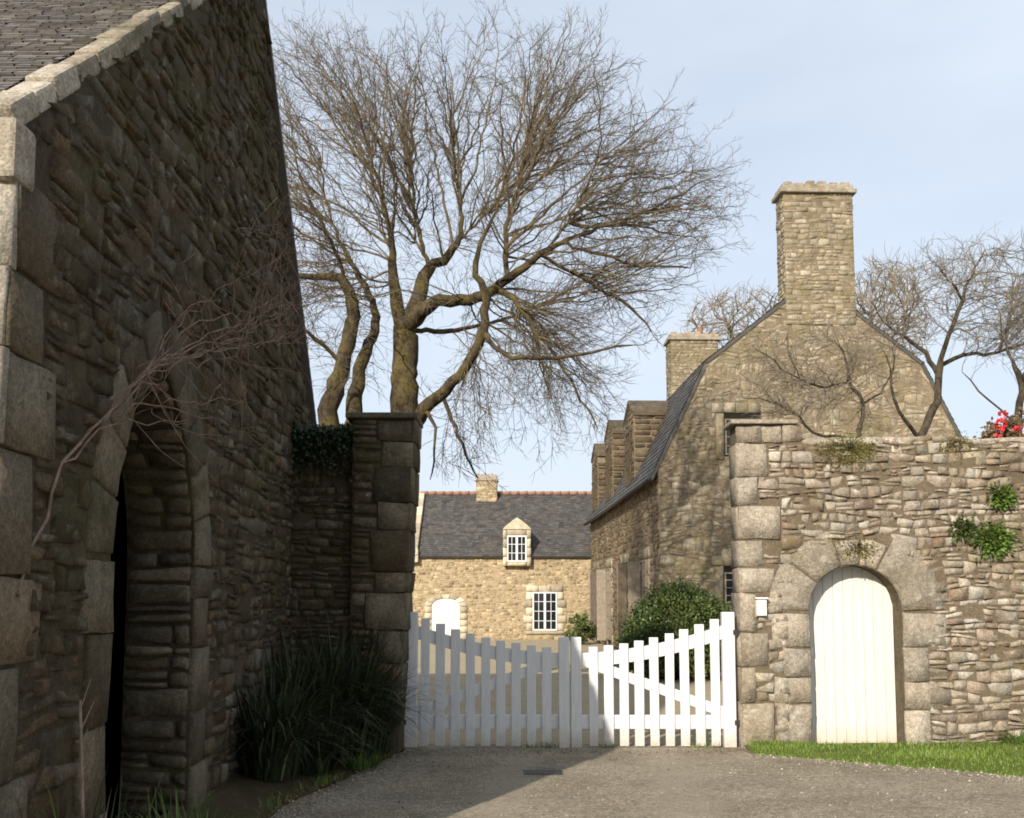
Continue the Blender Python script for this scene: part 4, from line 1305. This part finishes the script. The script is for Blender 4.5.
T.path(pp([(397, 305, 0, .11), (393, 270, -.2, .08), (388, 225, -.4, .055), (372, 160, -.5, .035), (352, 95, -.6, .018)], TY), jb)
i2 = T.path(pp([(420, 295, .1, .13), (428, 268, .2, .105), (450, 255, .2, .08), (462, 225, .3, .055), (455, 160, .4, .035), (450, 90, .5, .018)], TY), jb)
i3 = T.path(pp([(422, 312, -.2, .13), (440, 301, -.5, .10), (470, 300, -.7, .085), (494, 288, -.9, .08), (525, 268, -1.0, .065), (548, 250, -1.0, .05), (600, 228, -1.1, .035), (660, 205, -1.1, .022), (705, 180, -1.1, .012)], TY), jb)
i4 = T.path(pp([(400, 500, .2, .14), (418, 418, -.5, .105), (447, 390, -.9, .085), (474, 352, -1.2, .075), (484, 322, -1.3, .065), (485, 292, -1.4, .055), (475, 262, -1.5, .045), (495, 210, -1.6, .03), (520, 130, -1.7, .018)], TY), ib[-1])
def lim(l, near, Y=TY):
    return T.path(pp(l, Y), T.near(P(near[0], near[1], Y + near[2])))
lim([(505, 355, -1.4, .035), (545, 358, -1.6, .03), (590, 352, -1.8, .022), (635, 345, -2, .012)], (482, 330, -1.3))
lim([(515, 300, -1.0, .045), (535, 330, -1.1, .03), (570, 380, -1.2, .02), (598, 430, -1.2, .011)], (494, 288, -.9))
lim([(505, 235, -.8, .05), (520, 180, -.7, .035), (535, 100, -.6, .02)], (510, 278, -1))
lim([(580, 200, -.6, .03), (600, 140, -.4, .02), (595, 70, -.3, .011)], (550, 250, -1))
lim([(525, 165, .6, .03), (528, 110, .7, .02), (530, 45, .8, .011)], (470, 245, .3))
lim([(415, 215, .5, .05), (412, 150, .6, .035), (415, 75, .7, .016)], (428, 268, .2))
lim([(300, 330, -1, .03), (283, 360, -1.1, .02)], (343, 365, -.5))
lim([(432, 419, -.8, .03), (436, 440, -.9, .02), (430, 480, -.9, .01)], (425, 414, -.6))
lim([(452, 420, -.9, .03), (462, 445, -1, .02), (478, 478, -1.1, .011)], (440, 396, -.85))
lim([(640, 265, -1.3, .025), (690, 268, -1.4, .015)], (560, 246, -1.05))
lim([(620, 300, -.8, .025), (650, 330, -.9, .013)], (540, 258, -1))
lim([(450, 330, 0.9, .04), (500, 320, 1.6, .028), (560, 300, 2.0, .018), (620, 285, 2.3, .011)], (404, 330, .1))
lim([(330, 240, -1.1, .035), (300, 180, -1.3, .022), (290, 120, -1.4, .011)], (347, 285, -.6))
lim([(285, 220, 1.2, .03), (250, 160, 1.4, .018)], (350, 262, .8))
poly = [(215, 240), (225, 90), (275, 55), (300, 28), (345, 42), (400, 48), (450, 42), (505, 30), (540, 28), (590, 22), (625, 55), (655, 110), (680, 150), (735, 178), (745, 195), (715, 235), (690, 275), (655, 315), (640, 350), (618, 385), (612, 430), (585, 455), (548, 430), (520, 395), (500, 350), (470, 330), (430, 330), (390, 300), (340, 300), (300, 330), (285, 360), (255, 330)]
R_ = random.Random(12)
poly2 = [(425, 420), (445, 415), (500, 400), (560, 420), (600, 445), (590, 472), (545, 468), (520, 455), (480, 490), (432, 500)]
big = lambda l: [(480 + (x - 480) * 1.08, 300 + (y - 300) * 1.09) for x, y in l]
edge = lambda x, y: .15 + .85 * min(1, (((x - 460) / 290) ** 2 + ((y - 290) / 280) ** 2))
sel = lambda T: np.where((np.array(T.r) < .10) & (np.array(T.p)[:, 2] > 4.2))[0]
c0_ = sel(T)
T.fan(R_, c0_, 250, big(poly), 3.0, TY, P(455, 300, TY), dens=edge, f=(.3, .7))
T.fan(R_, c0_, 170, poly, 2.4, TY, P(455, 300, TY), f=(.2, .5), r=(.006, .011))
T.fan(R_, c0_, 32, [(600, 250), (740, 180), (760, 200), (700, 290), (640, 330)], 1.6, TY - .5, P(520, 280, TY - .5), f=(.3, .6))
T.fan(R_, c0_, 62, [(430, 425), (480, 400), (560, 330), (650, 320), (655, 380), (625, 440), (600, 478), (540, 472), (480, 490), (432, 500)], 1.4, TY - .6, P(500, 300, TY - .8), f=(.5, .8), bow=(0, 0, .16), r=(.006, .011))
T.fan(R_, np.where((np.array(T.r) < .16) & (np.array(T.p)[:, 2] > 3.2) & np.array(T.sk))[0], 55, [(285, 300), (440, 300), (440, 405), (300, 405)], 1.8, TY, P(380, 350, TY), f=(.1, .4), r=(.006, .010))
T.fan(R_, c0_, 130, [(290, 340), (280, 220), (340, 170), (560, 170), (650, 230), (620, 340), (480, 340)], 2.4, TY, P(440, 330, TY), f=(.1, .45), r=(.005, .009))
for i in range(3, len(T.r)):              # young shoots all along the thin ends of the limbs
    if T.sk[i] and T.r[i] < .034 and R_.random() < .62:
        pd = T.p[i] - T.p[T.par[i]]; pd /= np.linalg.norm(pd) + 1e-9
        d = pd * .9 + T.nr.uniform(-1, 1, 3) * .8 + np.array((0, 0, .1)); d /= np.linalg.norm(d)
        T.spray(i, T.p[i] + d * R_.uniform(.5, 1.25), R_.uniform(.005, .009), (0, 0, .06))
T.build(tr, 'bark', 'twig')

def simple_tree(name, label, Y, limbs, poly, n, depth, seed, mats, step=.11, infl=1.3, kill=.13, trop=(0, 0, .05), shoot=.4, sl=(.15, .4), tip=.003, wig=.3, fan=0, ctr=None):
    b = limbs[0][1][0]
    root = thing(name, label, 'tree', (P(b[0], b[1], Y).x, Y, 0))
    t = Tree(seed)
    for k, (nr, l) in enumerate(limbs):
        pts = [(p, r * .72) for p, r in pp(l, Y)]
        if nr is None:
            p0 = pts[0][0].copy(); p0.z = -.1
            t.path([(p0, pts[0][1] * 1.3)] + pts)
        else: t.path(pts, t.near(P(nr[0], nr[1], Y + nr[2])))
    c_ = np.arange(8, len(t.p))
    A = cloud(random.Random(seed), poly, n, Y, depth)
    t.colonize(A, step, infl, kill, 70, trop, wig)
    if fan: t.fan(random.Random(seed + 1), c_, fan, poly, depth, Y, P(ctr[0], ctr[1], Y), f=(.3, .65), r=(.006, .012), wig=.16, bow=(0, 0, .0), side=(.12, .24))
    t.shoots(shoot, sl, .2)
    t.build(root, *mats, tip=tip)
    return root
simple_tree('bare_tree', 'bare flat-topped tree with dark forked trunk behind the right wall', 15.0,
    [(None, [(918, 470, 0, .10), (926, 428, 0, .085), (938, 392, 0, .08), (940, 366, 0, .075)]),
     ((940, 366, 0), [(950, 335, -.2, .05), (962, 300, -.3, .04), (972, 275, -.3, .025), (985, 250, -.3, .012)]),
     ((960, 305, -.3), [(950, 280, -.5, .025), (935, 262, -.6, .012)]),
     ((940, 366, 0), [(962, 356, .3, .045), (1000, 352, .5, .03), (1040, 340, .7, .018), (1080, 325, .7, .01)]),
     ((938, 375, 0), [(925, 352, .1, .05), (905, 338, .2, .035), (885, 322, .3, .022), (870, 300, .4, .012)]),
     ((905, 338, .2), [(912, 310, .6, .022), (915, 280, .8, .012)]),
     ((1000, 352, .5), [(1010, 310, .8, .025), (1015, 275, 1, .012)]),
     ((922, 440, 0), [(905, 420, -.2, .04), (893, 398, -.3, .032), (890, 370, -.4, .02), (880, 345, -.4, .011)])],
    [(858, 300), (872, 268), (905, 258), (935, 244), (985, 236), (1030, 240), (1080, 262), (1085, 330), (1045, 345), (1000, 350), (960, 345), (940, 335), (905, 345), (868, 335)],
    1500, 1.6, 31, ('bark2', 'twig2'), trop=(0, 0, .02), wig=.42, shoot=.5, sl=(.1, .3), fan=40, ctr=(945, 350))
simple_tree('bare_tree', 'slim bare tree at the right edge behind the wall, by the red flowers', 14.2,
    [(None, [(1018, 470, 0, .08), (1018, 425, 0, .075), (1022, 385, 0, .07), (1015, 368, 0, .05)]),
     ((1015, 368, 0), [(1008, 352, .2, .03), (1003, 335, .3, .02), (1000, 312, .3, .012)]),
     ((1022, 385, 0), [(1035, 360, -.2, .045), (1050, 320, -.3, .03), (1060, 280, -.4, .015)]),
     ((1018, 425, 0), [(1000, 408, -.2, .02), (980, 390, -.2, .018), (962, 372, -.2, .012)])],
    [(985, 335), (990, 300), (1020, 275), (1060, 270), (1100, 300), (1090, 360), (1050, 375), (1010, 350)],
    500, 1.0, 33, ('bark2', 'twig2'), wig=.4, fan=26, ctr=(1022, 370))
simple_tree('bare_tree', 'thin twisted bare tree spread in front of the big chimney gable', 14.6,
    [(None, [(858, 470, 0, .055), (859, 432, 0, .045), (862, 405, 0, .04), (848, 378, 0, .032), (842, 352, 0, .022), (828, 338, 0, .013)]),
     ((862, 405, 0), [(880, 392, .2, .022), (893, 372, .3, .016), (895, 350, .3, .01)]),
     ((848, 382, 0), [(825, 388, -.3, .022), (800, 380, -.5, .018), (775, 362, -.6, .014), (752, 345, -.7, .009)]),
     ((859, 440, 0), [(815, 432, .1, .03), (795, 412, .2, .024), (770, 400, .2, .018), (742, 398, .2, .01)]),
     ((800, 380, -.5), [(790, 350, -.6, .013), (788, 330, -.6, .008)])],
    [(738, 345), (770, 325), (820, 330), (850, 318), (900, 335), (905, 400), (870, 430), (800, 425), (745, 415)],
    500, 1.2, 35, ('bark2', 'twig2'), wig=.42, trop=(0, 0, .0), shoot=.35, fan=75, ctr=(840, 390))
simple_tree('bare_tree', 'distant bare tree whose top shows left of the big chimney', 46.0,
    [(None, [(738, 560, 0, .28), (740, 420, 0, .22), (735, 350, 0, .16), (725, 318, 0, .10)]),
     ((735, 350, 0), [(760, 325, 1, .10), (775, 305, 1, .05)]),
     ((738, 380, 0), [(705, 340, -1, .10), (692, 318, -1, .05)])],
    [(680, 335), (692, 305), (720, 292), (760, 290), (790, 288), (800, 340), (760, 380), (700, 375)],
    2200, 2.2, 37, ('bark2', 'twig2'), step=.25, infl=4, kill=.28, shoot=.7, sl=(.3, .8), tip=.011)
simple_tree('bare_tree', 'distant bushy bare tree showing between the big chimney and forked tree', 44.0,
    [(None, [(880, 560, 0, .28), (880, 420, 0, .2), (878, 360, 0, .15), (870, 315, 0, .07)]),
     ((878, 360, 0), [(900, 325, 1, .09), (910, 300, 1, .04)])],
    [(840, 330), (848, 285), (875, 262), (905, 268), (930, 300), (925, 360), (860, 380)],
    2400, 2.2, 39, ('bark2', 'twig2'), step=.25, infl=4, kill=.26, shoot=.7, sl=(.3, .7), tip=.011)

# ------------------------------------------------------------------ foliage
def leaf(mb, p, d, up, L, w, col, fold=.25):
    d = V(d).normalized(); s = d.cross(V(up))
    if s.length < 1e-4: s = d.orthogonal()
    s.normalize(); n = s.cross(d)
    p = V(p)
    mb.add([p, p + d * L * .45 + s * w + n * fold * w, p + d * L, p + d * L * .45 - s * w + n * fold * w, p + d * L * .5 - n * fold * w * .4],
           [(0, 1, 4), (1, 2, 4), (2, 3, 4), (3, 0, 4)], col)
def rdir(R):
    while True:
        v = V((R.uniform(-1, 1), R.uniform(-1, 1), R.uniform(-1, 1)))
        if .05 < v.length < 1: return v.normalized()
def bush(name, label, cat, c, rx, ry, h, n, mat, seed, L=(.04, .08), clumps=60, stem=True, group=None, shell=.55):
    R = random.Random(seed); root = thing(name, label, cat, (c[0], c[1], c[2]), group)
    m = MB(); c = V(c)
    cl = []
    for k in range(clumps):
        d = rdir(R); d.z = abs(d.z) * 1.0
        rr = R.uniform(shell, 1.0)
        cl.append((c + V((d.x * rx * rr, d.y * ry * rr, (.12 + .88 * d.z * rr) * h)), R.uniform(.13, .26) * min(rx, ry, h) * 1.3, R.gauss(.5, .22)))
    for k in range(n):
        q, r, tone = cl[R.randrange(len(cl))]
        d = rdir(R)
        p = q + d * r * R.uniform(.5, 1.0)
        if p.z < c.z: p.z = c.z + R.uniform(0, .1)
        out = (p - (c + V((0, 0, h * .35)))).normalized()
        dd = (out * .6 + rdir(R) * .9 + V((0, 0, .15)))
        leaf(m, p, dd, rdir(R), R.uniform(*L), R.uniform(*L) * .28, (min(1, max(0, R.gauss(tone, .18))), R.random(), 0))
    m.build('foliage', M[mat], root)
    if stem:
        m = MB()
        for q, r, tone in cl[::2]:
            m.tube([c + V((R.uniform(-.1, .1) * rx, R.uniform(-.1, .1) * ry, -.02)), c * .5 + q * .5 + V((0, 0, -.1 * h)), q], [.02 * h, .014 * h, .006 * h], 4)
        m.build('stems', M['bark2'], root)
    return root
hc = P(678, 620, 20.5)
bush('round_shrub', 'big round clipped green shrub behind the right gate leaf', 'shrub', (hc.x + .10, 20.8, 0), 1.2, 1.1, P(678, 590, 20.5).z, 36000, 'hedge', 201, (.045, .09), 260, shell=.86)
sc = P(579, 620, 36)
bush('small_shrub', 'small dark green shrub against the far house corner', 'shrub', (sc.x + .1, 36.5, 0), .5, .5, P(579, 614, 36).z, 2500, 'hedge', 203, (.06, .12), 40)
rc = P(1012, 438, 12.6)
cam_ = bush('flowering_shrub', 'reddish shrub with bright red flowers rising over the right end of the wall', 'shrub', (rc.x + .10, 12.6, 3.25), .5, .4, P(1010, 409, 12.6).z - 3.25, 3000, 'camellia', 205, (.04, .08), 40)
R = random.Random(207)
for (px, py, nn) in ((1001, 424, 26), (1003, 416, 14), (999, 432, 14), (1018, 431, 14), (1030, 420, 12)):
    q = P(px, py, 12.35); m = MB()
    for k in range(nn): 
        d = rdir(R); leaf(m, q + d * .032, d + V((0, -.6, .2)), rdir(R), .055, .024, (R.random(), R.random(), 0))
    m.build('flower', M['red'], cam_)

def tuft(name, label, cat, px, py, Y, n, size, mat, seed, hang=.5, group=None, L=(.03, .07)):
    c = P(px, py, Y); R = random.Random(seed)
    root = thing(name, label, cat, c, group); m = MB()
    for k in range(n):
        p = c + V((R.gauss(0, .5) * size * (1.2 if 'moss' in mat else 1), -abs(R.gauss(0, .3)) * size * (.18 if 'moss' in mat else .6), R.gauss(0, .38) * size))
        d = (p - c) * 2 / size + V((0, -.8, -.3 * hang)) + rdir(R) * .8
        leaf(m, p, d, rdir(R), R.uniform(*L), R.uniform(*L) * .3, (min(1, max(0, R.gauss(.5, .25))), R.random(), 0))
    m.build('foliage', M[mat], root)
    m = MB()
    for k in range(7):
        q = c + V((R.gauss(0, .35) * size, -.3 * size, R.gauss(0, .3) * size)); m.tube([c + V((0, .06, 0)), (c + q) * .5 + V((0, -.04, .03)), q], [.006, .005, .003], 4)
    m.build('stems', M['bark2'], root)
    return root
tuft('wall_fern', 'upper small green plant growing from the wall face at right', 'plant', 1001, 496, YW - .03, 420, .13, 'fern', 211, group='plants growing on the right wall')
tuft('wall_fern', 'largest bright green plant hanging from the wall face at right', 'plant', 992, 540, YW - .03, 720, .19, 'fern', 212, group='plants growing on the right wall')
tuft('wall_fern', 'small dark leafy tuft left of the largest wall plant', 'plant', 962, 528, YW - .03, 260, .12, 'hedge', 213, group='plants growing on the right wall')
tuft('wall_moss', 'mossy green and rust cushion on top of the right wall above the door', 'moss', 850, 450, YW - .02, 2200, .24, 'mossleaf', 214, group='plants growing on the right wall', L=(.012, .028))
tuft('wall_moss', 'brown mossy patch above the crown of the door arch', 'moss', 858, 549, YW - .02, 420, .17, 'mossleaf', 215, L=(.015, .035), group='plants growing on the right wall')
tuft('wall_moss', 'rust coloured moss at the top of the wall near the red flowers', 'moss', 955, 444, YW - .0, 420, .2, 'mossleaf', 216, L=(.015, .035), group='plants growing on the right wall')

def straps(label, c, n, L, spread, mat, seed, w=(.012, .024), name='strap_leaved_plant', cat='plant', group=None, lean=None):
    R = random.Random(seed); root = thing(name, label, cat, c, group); m = MB(); c = V(c)
    for k in range(n):
        a = R.uniform(0, 6.28); r = math.sqrt(R.random()) * spread
        p = c + V((math.cos(a) * r, math.sin(a) * r, -.02))
        a2 = a + R.uniform(-.9, .9); l = R.uniform(*L); ar = R.uniform(.1, 1.25)
        d = V((math.cos(a2), math.sin(a2), 0)); s = V((-d.y, d.x, 0)) * R.uniform(*w) / 2
        vs = []; K = 6
        for i in range(K + 1):
            t = i / K
            q = p + V((0, 0, l * (t - .62 * ar * t ** 2.6))) + d * l * (.12 * t + .55 * ar * t * t)
            if q.z < c.z + .01: q.z = c.z + .01
            kx_ = (1 - t ** 3) * (.6 + .4 * min(1, t * 4)) + .05
            vs += [q - s * kx_, q + s * kx_]
        m.add(vs, [(2 * i, 2 * i + 1, 2 * i + 3, 2 * i + 2) for i in range(K)], (min(1, max(0, R.gauss(.4, .28))), R.random(), 0))
    m.build('leaves', M[mat], root)
    return root
GS = 'strap-leaved plants along the left wall'
straps('tallest dark strap-leaved clump against the left gate pillar', (-1.72, 10.1, .05), 560, (.8, 1.85), .28, 'strap', 221, group=GS)
straps('dark strap-leaved clump nearest the hinge of the left gate leaf', (-1.48, 10.3, .04), 420, (.6, 1.5), .20, 'strap', 222, group=GS)
straps('dark strap-leaved clump in the corner of gable and low wall', (-2.0, 9.6, .08), 520, (.7, 1.65), .26, 'strap', 223, group=GS)
straps('strap-leaved clump at the foot of the gable, nearest the doorway', (-2.04, 8.6, .1), 480, (.5, 1.35), .22, 'strap', 224, group=GS)
straps('low drooping strap-leaved clump at the front of the bed', (-1.78, 9.1, .05), 320, (.4, .85), .2, 'strap', 225, group=GS)
straps('fresh green grass tuft by the edge of the drive', (-1.42, 9.55, .02), 160, (.12, .28), .16, 'fern', 226, (.006, .012), 'grass_tuft', 'grass', 'grass tufts at the left')
straps('green grass tuft in front of the dark doorway', (-1.93, 5.95, .12), 260, (.2, .48), .30, 'fern', 227, (.005, .010), 'grass_tuft', 'grass', 'grass tufts at the left')
straps('dull green grass tuft in the bottom left corner', (-1.93, 4.55, .1), 260, (.5, .92), .26, 'strap', 228, (.005, .011), 'grass_tuft', 'grass', 'grass tufts at the left')
straps('weedy green tuft at the foot of the right wall', (5.4, YW - .12, .08), 140, (.12, .3), .16, 'fern', 229, (.006, .014), 'grass_tuft', 'grass')
# ivy on top of the left wall
R = random.Random(231); c0 = V(((la + lb) / 2 + .1, YL - .02, lt - .05))
iv = thing('ivy', 'dark ivy hanging over the top of the shaded left wall', 'ivy', c0); m = MB()
for k in range(2600):
    x = R.uniform(la + .2, lb + .12); z = lt + .05 - abs(R.gauss(0, .22)); y = YL - .03 - abs(R.gauss(0, .05))
    if R.random() < .3: z = lt + R.uniform(0, .1); y = YL + R.uniform(-.05, .4)
    leaf(m, (x, y, z), V((R.uniform(-.6, .6), -.6, -.8)), rdir(R), R.uniform(.03, .06), R.uniform(.014, .026), (R.random(), R.random(), 0))
m.build('foliage', M['ivy'], iv)
m = MB()
for k in range(8):
    x = R.uniform(la + .3, lb); pts = [V((x + R.uniform(-.08, .08), YL - .045, lt - .7 * q)) for q in (0, .3, .6, 1)]
    m.tube(pts, [.012, .010, .008, .004], 5)
m.build('stems', M['bark2'], iv)

# dead climber across the gable
vn = thing('dead_climber', 'leafless climbing vine trailing over the arch of the dark doorway', 'climber', gpt(*G(40, 520)))
T = Tree(44)
def vp(l): return [(gpt(*G(a, b), d), r) for a, b, d, r in l]
ymn = G(18, 640)
i0 = T.path(vp([(12, 600, .03, .0088), (28, 545, .04, .0088), (45, 495, .04, .0082), (68, 440, .06, .0077), (100, 398, .10, .0066), (130, 362, .18, .0055)]))
i1 = T.path(vp([(165, 342, .25, .0055), (205, 335, .3, .0050), (240, 312, .34, .0038), (268, 298, .38, .0028), (293, 290, .42, .0022)]), i0[-1])
T.path(vp([(150, 330, .2, .0055), (175, 318, .25, .0044), (205, 312, .3, .0033), (240, 300, .3, .0022)]), i0[-2])
T.path(vp([(160, 350, .3, .0050), (200, 345, .38, .0038), (240, 342, .42, .0028), (270, 341, .45, .0022), (300, 346, .5, .0016)]), i0[-1])
T.path(vp([(120, 385, .14, .0055), (145, 400, .2, .0044), (170, 402, .22, .0033), (195, 398, .25, .0022)]), i0[-4])
T.path(vp([(130, 402, .14, .0050), (155, 414, .22, .0038), (178, 418, .25, .0022)]), i0[-5])
T.path(vp([(95, 420, .1, .0050), (120, 422, .16, .0033), (140, 424, .2, .0022)]), i0[-8])
T.path(vp([(215, 322, .32, .0028), (228, 270, .34, .0028), (232, 225, .36, .0022), (250, 190, .36, .0016)]), T.near(gpt(*G(205, 335), .3)))
T.path(vp([(150, 320, .2, .0038), (178, 298, .24, .0028), (212, 268, .3, .0016)]), i0[-1])
T.path(vp([(200, 232, .25, .0016), (232, 232, .3, .0022), (262, 240, .33, .0016), (285, 252, .36, .0011)]), T.near(gpt(*G(232, 232), .36)))
T.path(vp([(118, 372, .16, .006), (160, 338, .28, .005), (215, 318, .36, .004), (255, 305, .4, .003), (286, 281, .42, .002)]), i0[-5])
T.path(vp([(125, 368, .2, .005), (170, 352, .3, .005), (215, 343, .38, .004), (255, 330, .4, .003), (280, 318, .42, .002)]), i0[-4])
T.path(vp([(112, 380, .16, .005), (150, 356, .26, .004), (190, 330, .34, .004), (225, 305, .38, .003), (262, 275, .4, .002)]), i0[-6])
T.path(vp([(100, 395, .12, .005), (120, 350, .2, .004), (150, 310, .26, .003), (185, 285, .3, .002)]), i0[-7])
for k in range(380):
    i = T.R.choice([j for j in range(34, len(T.p))]); d = T.nr.uniform(-1, 1, 3); d[0] = abs(d[0]) * .5; d[2] += .1
    d /= np.linalg.norm(d); L = T.R.uniform(.12, .55); q = i
    for s_ in range(4):
        d = d + T.nr.uniform(-.25, .25, 3); d[0] = max(d[0], -.05); d /= np.linalg.norm(d)
        q = T.node(T.p[q] + d * L / 4, q, .0024 - .0004 * s_, True)
T.radii(.0011)
m = MB(); n = len(T.p); ch = [[] for _ in range(n)]
for i in range(n):
    if T.par[i] >= 0: ch[T.par[i]].append(i)
st = [(0, None)]
while st:
    i, f = st.pop(); pts, rs = ([V(T.p[f])], [T.rr[i]]) if f is not None else ([], [])
    k = i
    while True:
        pts.append(V(T.p[k])); rs.append(T.rr[k]); c = ch[k]
        if not c: break
        nx_ = max(c, key=lambda q: T.rr[q])
        for q in c:
            if q != nx_: st.append((q, k))
        k = nx_
    if len(pts) > 1: m.tube(pts, rs, 5)
m.build('stems', M['vine'], vn, smooth=True)
# dry stick standing against the wall
sk = thing('dry_stick', 'pale dry stick leaning against the gable left of the doorway', 'stick', gpt(*G(50, 800)))
m = MB(); a = gpt(G(48, 812)[0], .08, .16); b = gpt(*G(68, 700), .06)
m.tube([a, a * .5 + b * .5 + V((.012, .01, 0)), b], [.012, .011, .007], 6); o = m.build('stem', M['vine'], sk, smooth=True)
m = MB(); R = random.Random(3)
for k in range(5):
    q = a.lerp(b, .55 + .1 * k); m.tube([q, q + V((R.uniform(0, .06), R.uniform(-.12, .12), R.uniform(.08, .2)))], [.004, .002], 4)
m.build('side_twigs', M['vine'], sk)

# ------------------------------------------------------------------ light, sky, camera
SUN_EL, SUN_AZ = rad(27), rad(26)        # azimuth measured from the view direction, towards the right, of travel
w = bpy.data.worlds.new('World'); scn.world = w; w.use_nodes = True
nt = w.node_tree; bg = nt.nodes['Background']
sky = nt.nodes.new('ShaderNodeTexSky'); sky.sky_type = 'NISHITA'; sky.sun_disc = False
sky.sun_elevation = SUN_EL; sky.sun_rotation = math.pi + SUN_AZ
sky.air_density = 1.0; sky.dust_density = 2.6; sky.ozone_density = 1.2
tc = nt.nodes.new('ShaderNodeTexCoord'); mp = nt.nodes.new('ShaderNodeMapping'); mp.inputs['Scale'].default_value = (1.0, 1.2, 3.2)
mp.inputs['Rotation'].default_value = (0, rad(12), rad(20))
nz = nt.nodes.new('ShaderNodeTexNoise'); nz.inputs['Scale'].default_value = 2.2; nz.inputs['Detail'].default_value = 6; nz.inputs['Roughness'].default_value = .5
rp = nt.nodes.new('ShaderNodeValToRGB'); rp.color_ramp.elements[0].position = .32; rp.color_ramp.elements[0].color = (.66, .66, .66, 1)
rp.color_ramp.elements[1].position = .72; rp.color_ramp.elements[1].color = (.90, .90, .90, 1)
mx = nt.nodes.new('ShaderNodeMix'); mx.data_type = 'RGBA'
mx.inputs[7].default_value = (5.3, 5.85, 6.6, 1)
l = nt.links.new
l(tc.outputs['Generated'], mp.inputs['Vector']); l(mp.outputs[0], nz.inputs['Vector']); l(nz.outputs['Fac'], rp.inputs[0])
l(rp.outputs[0], mx.inputs[0]); l(sky.outputs[0], mx.inputs[6]); l(mx.outputs[2], bg.inputs[0])
bg.inputs[1].default_value = .095
sd = bpy.data.lights.new('sun', 'SUN'); sd.energy = 4.0; sd.angle = rad(.53); sd.color = (1.0, .91, .78)
so = bpy.data.objects.new('sun', sd); C.objects.link(so)
dirv = V((math.sin(SUN_AZ) * math.cos(SUN_EL), math.cos(SUN_AZ) * math.cos(SUN_EL), -math.sin(SUN_EL)))
so.rotation_euler = dirv.to_track_quat('-Z', 'Y').to_euler(); so.location = (-20, -30, 30)

cd = bpy.data.cameras.new('camera'); co = bpy.data.objects.new('camera', cd); C.objects.link(co)
cd.sensor_width = 36; cd.lens = 36 * FPX / 1024; cd.shift_y = (CY - 409) / 1024
co.location = (0, 0, EYE); co.rotation_euler = (math.pi / 2 + PITCH, 0, 0); cd.clip_end = 2000; cd.clip_start = .05
scn.camera = co
scn.view_settings.view_transform = 'Standard'; scn.view_settings.look = 'None'
scn.view_settings.exposure = .75; scn.view_settings.gamma = 1; scn.view_settings.use_curve_mapping = False
scn.cycles.use_denoising = True
scn.cycles.max_bounces = 6
scn.cycles.filter_width = 1.8
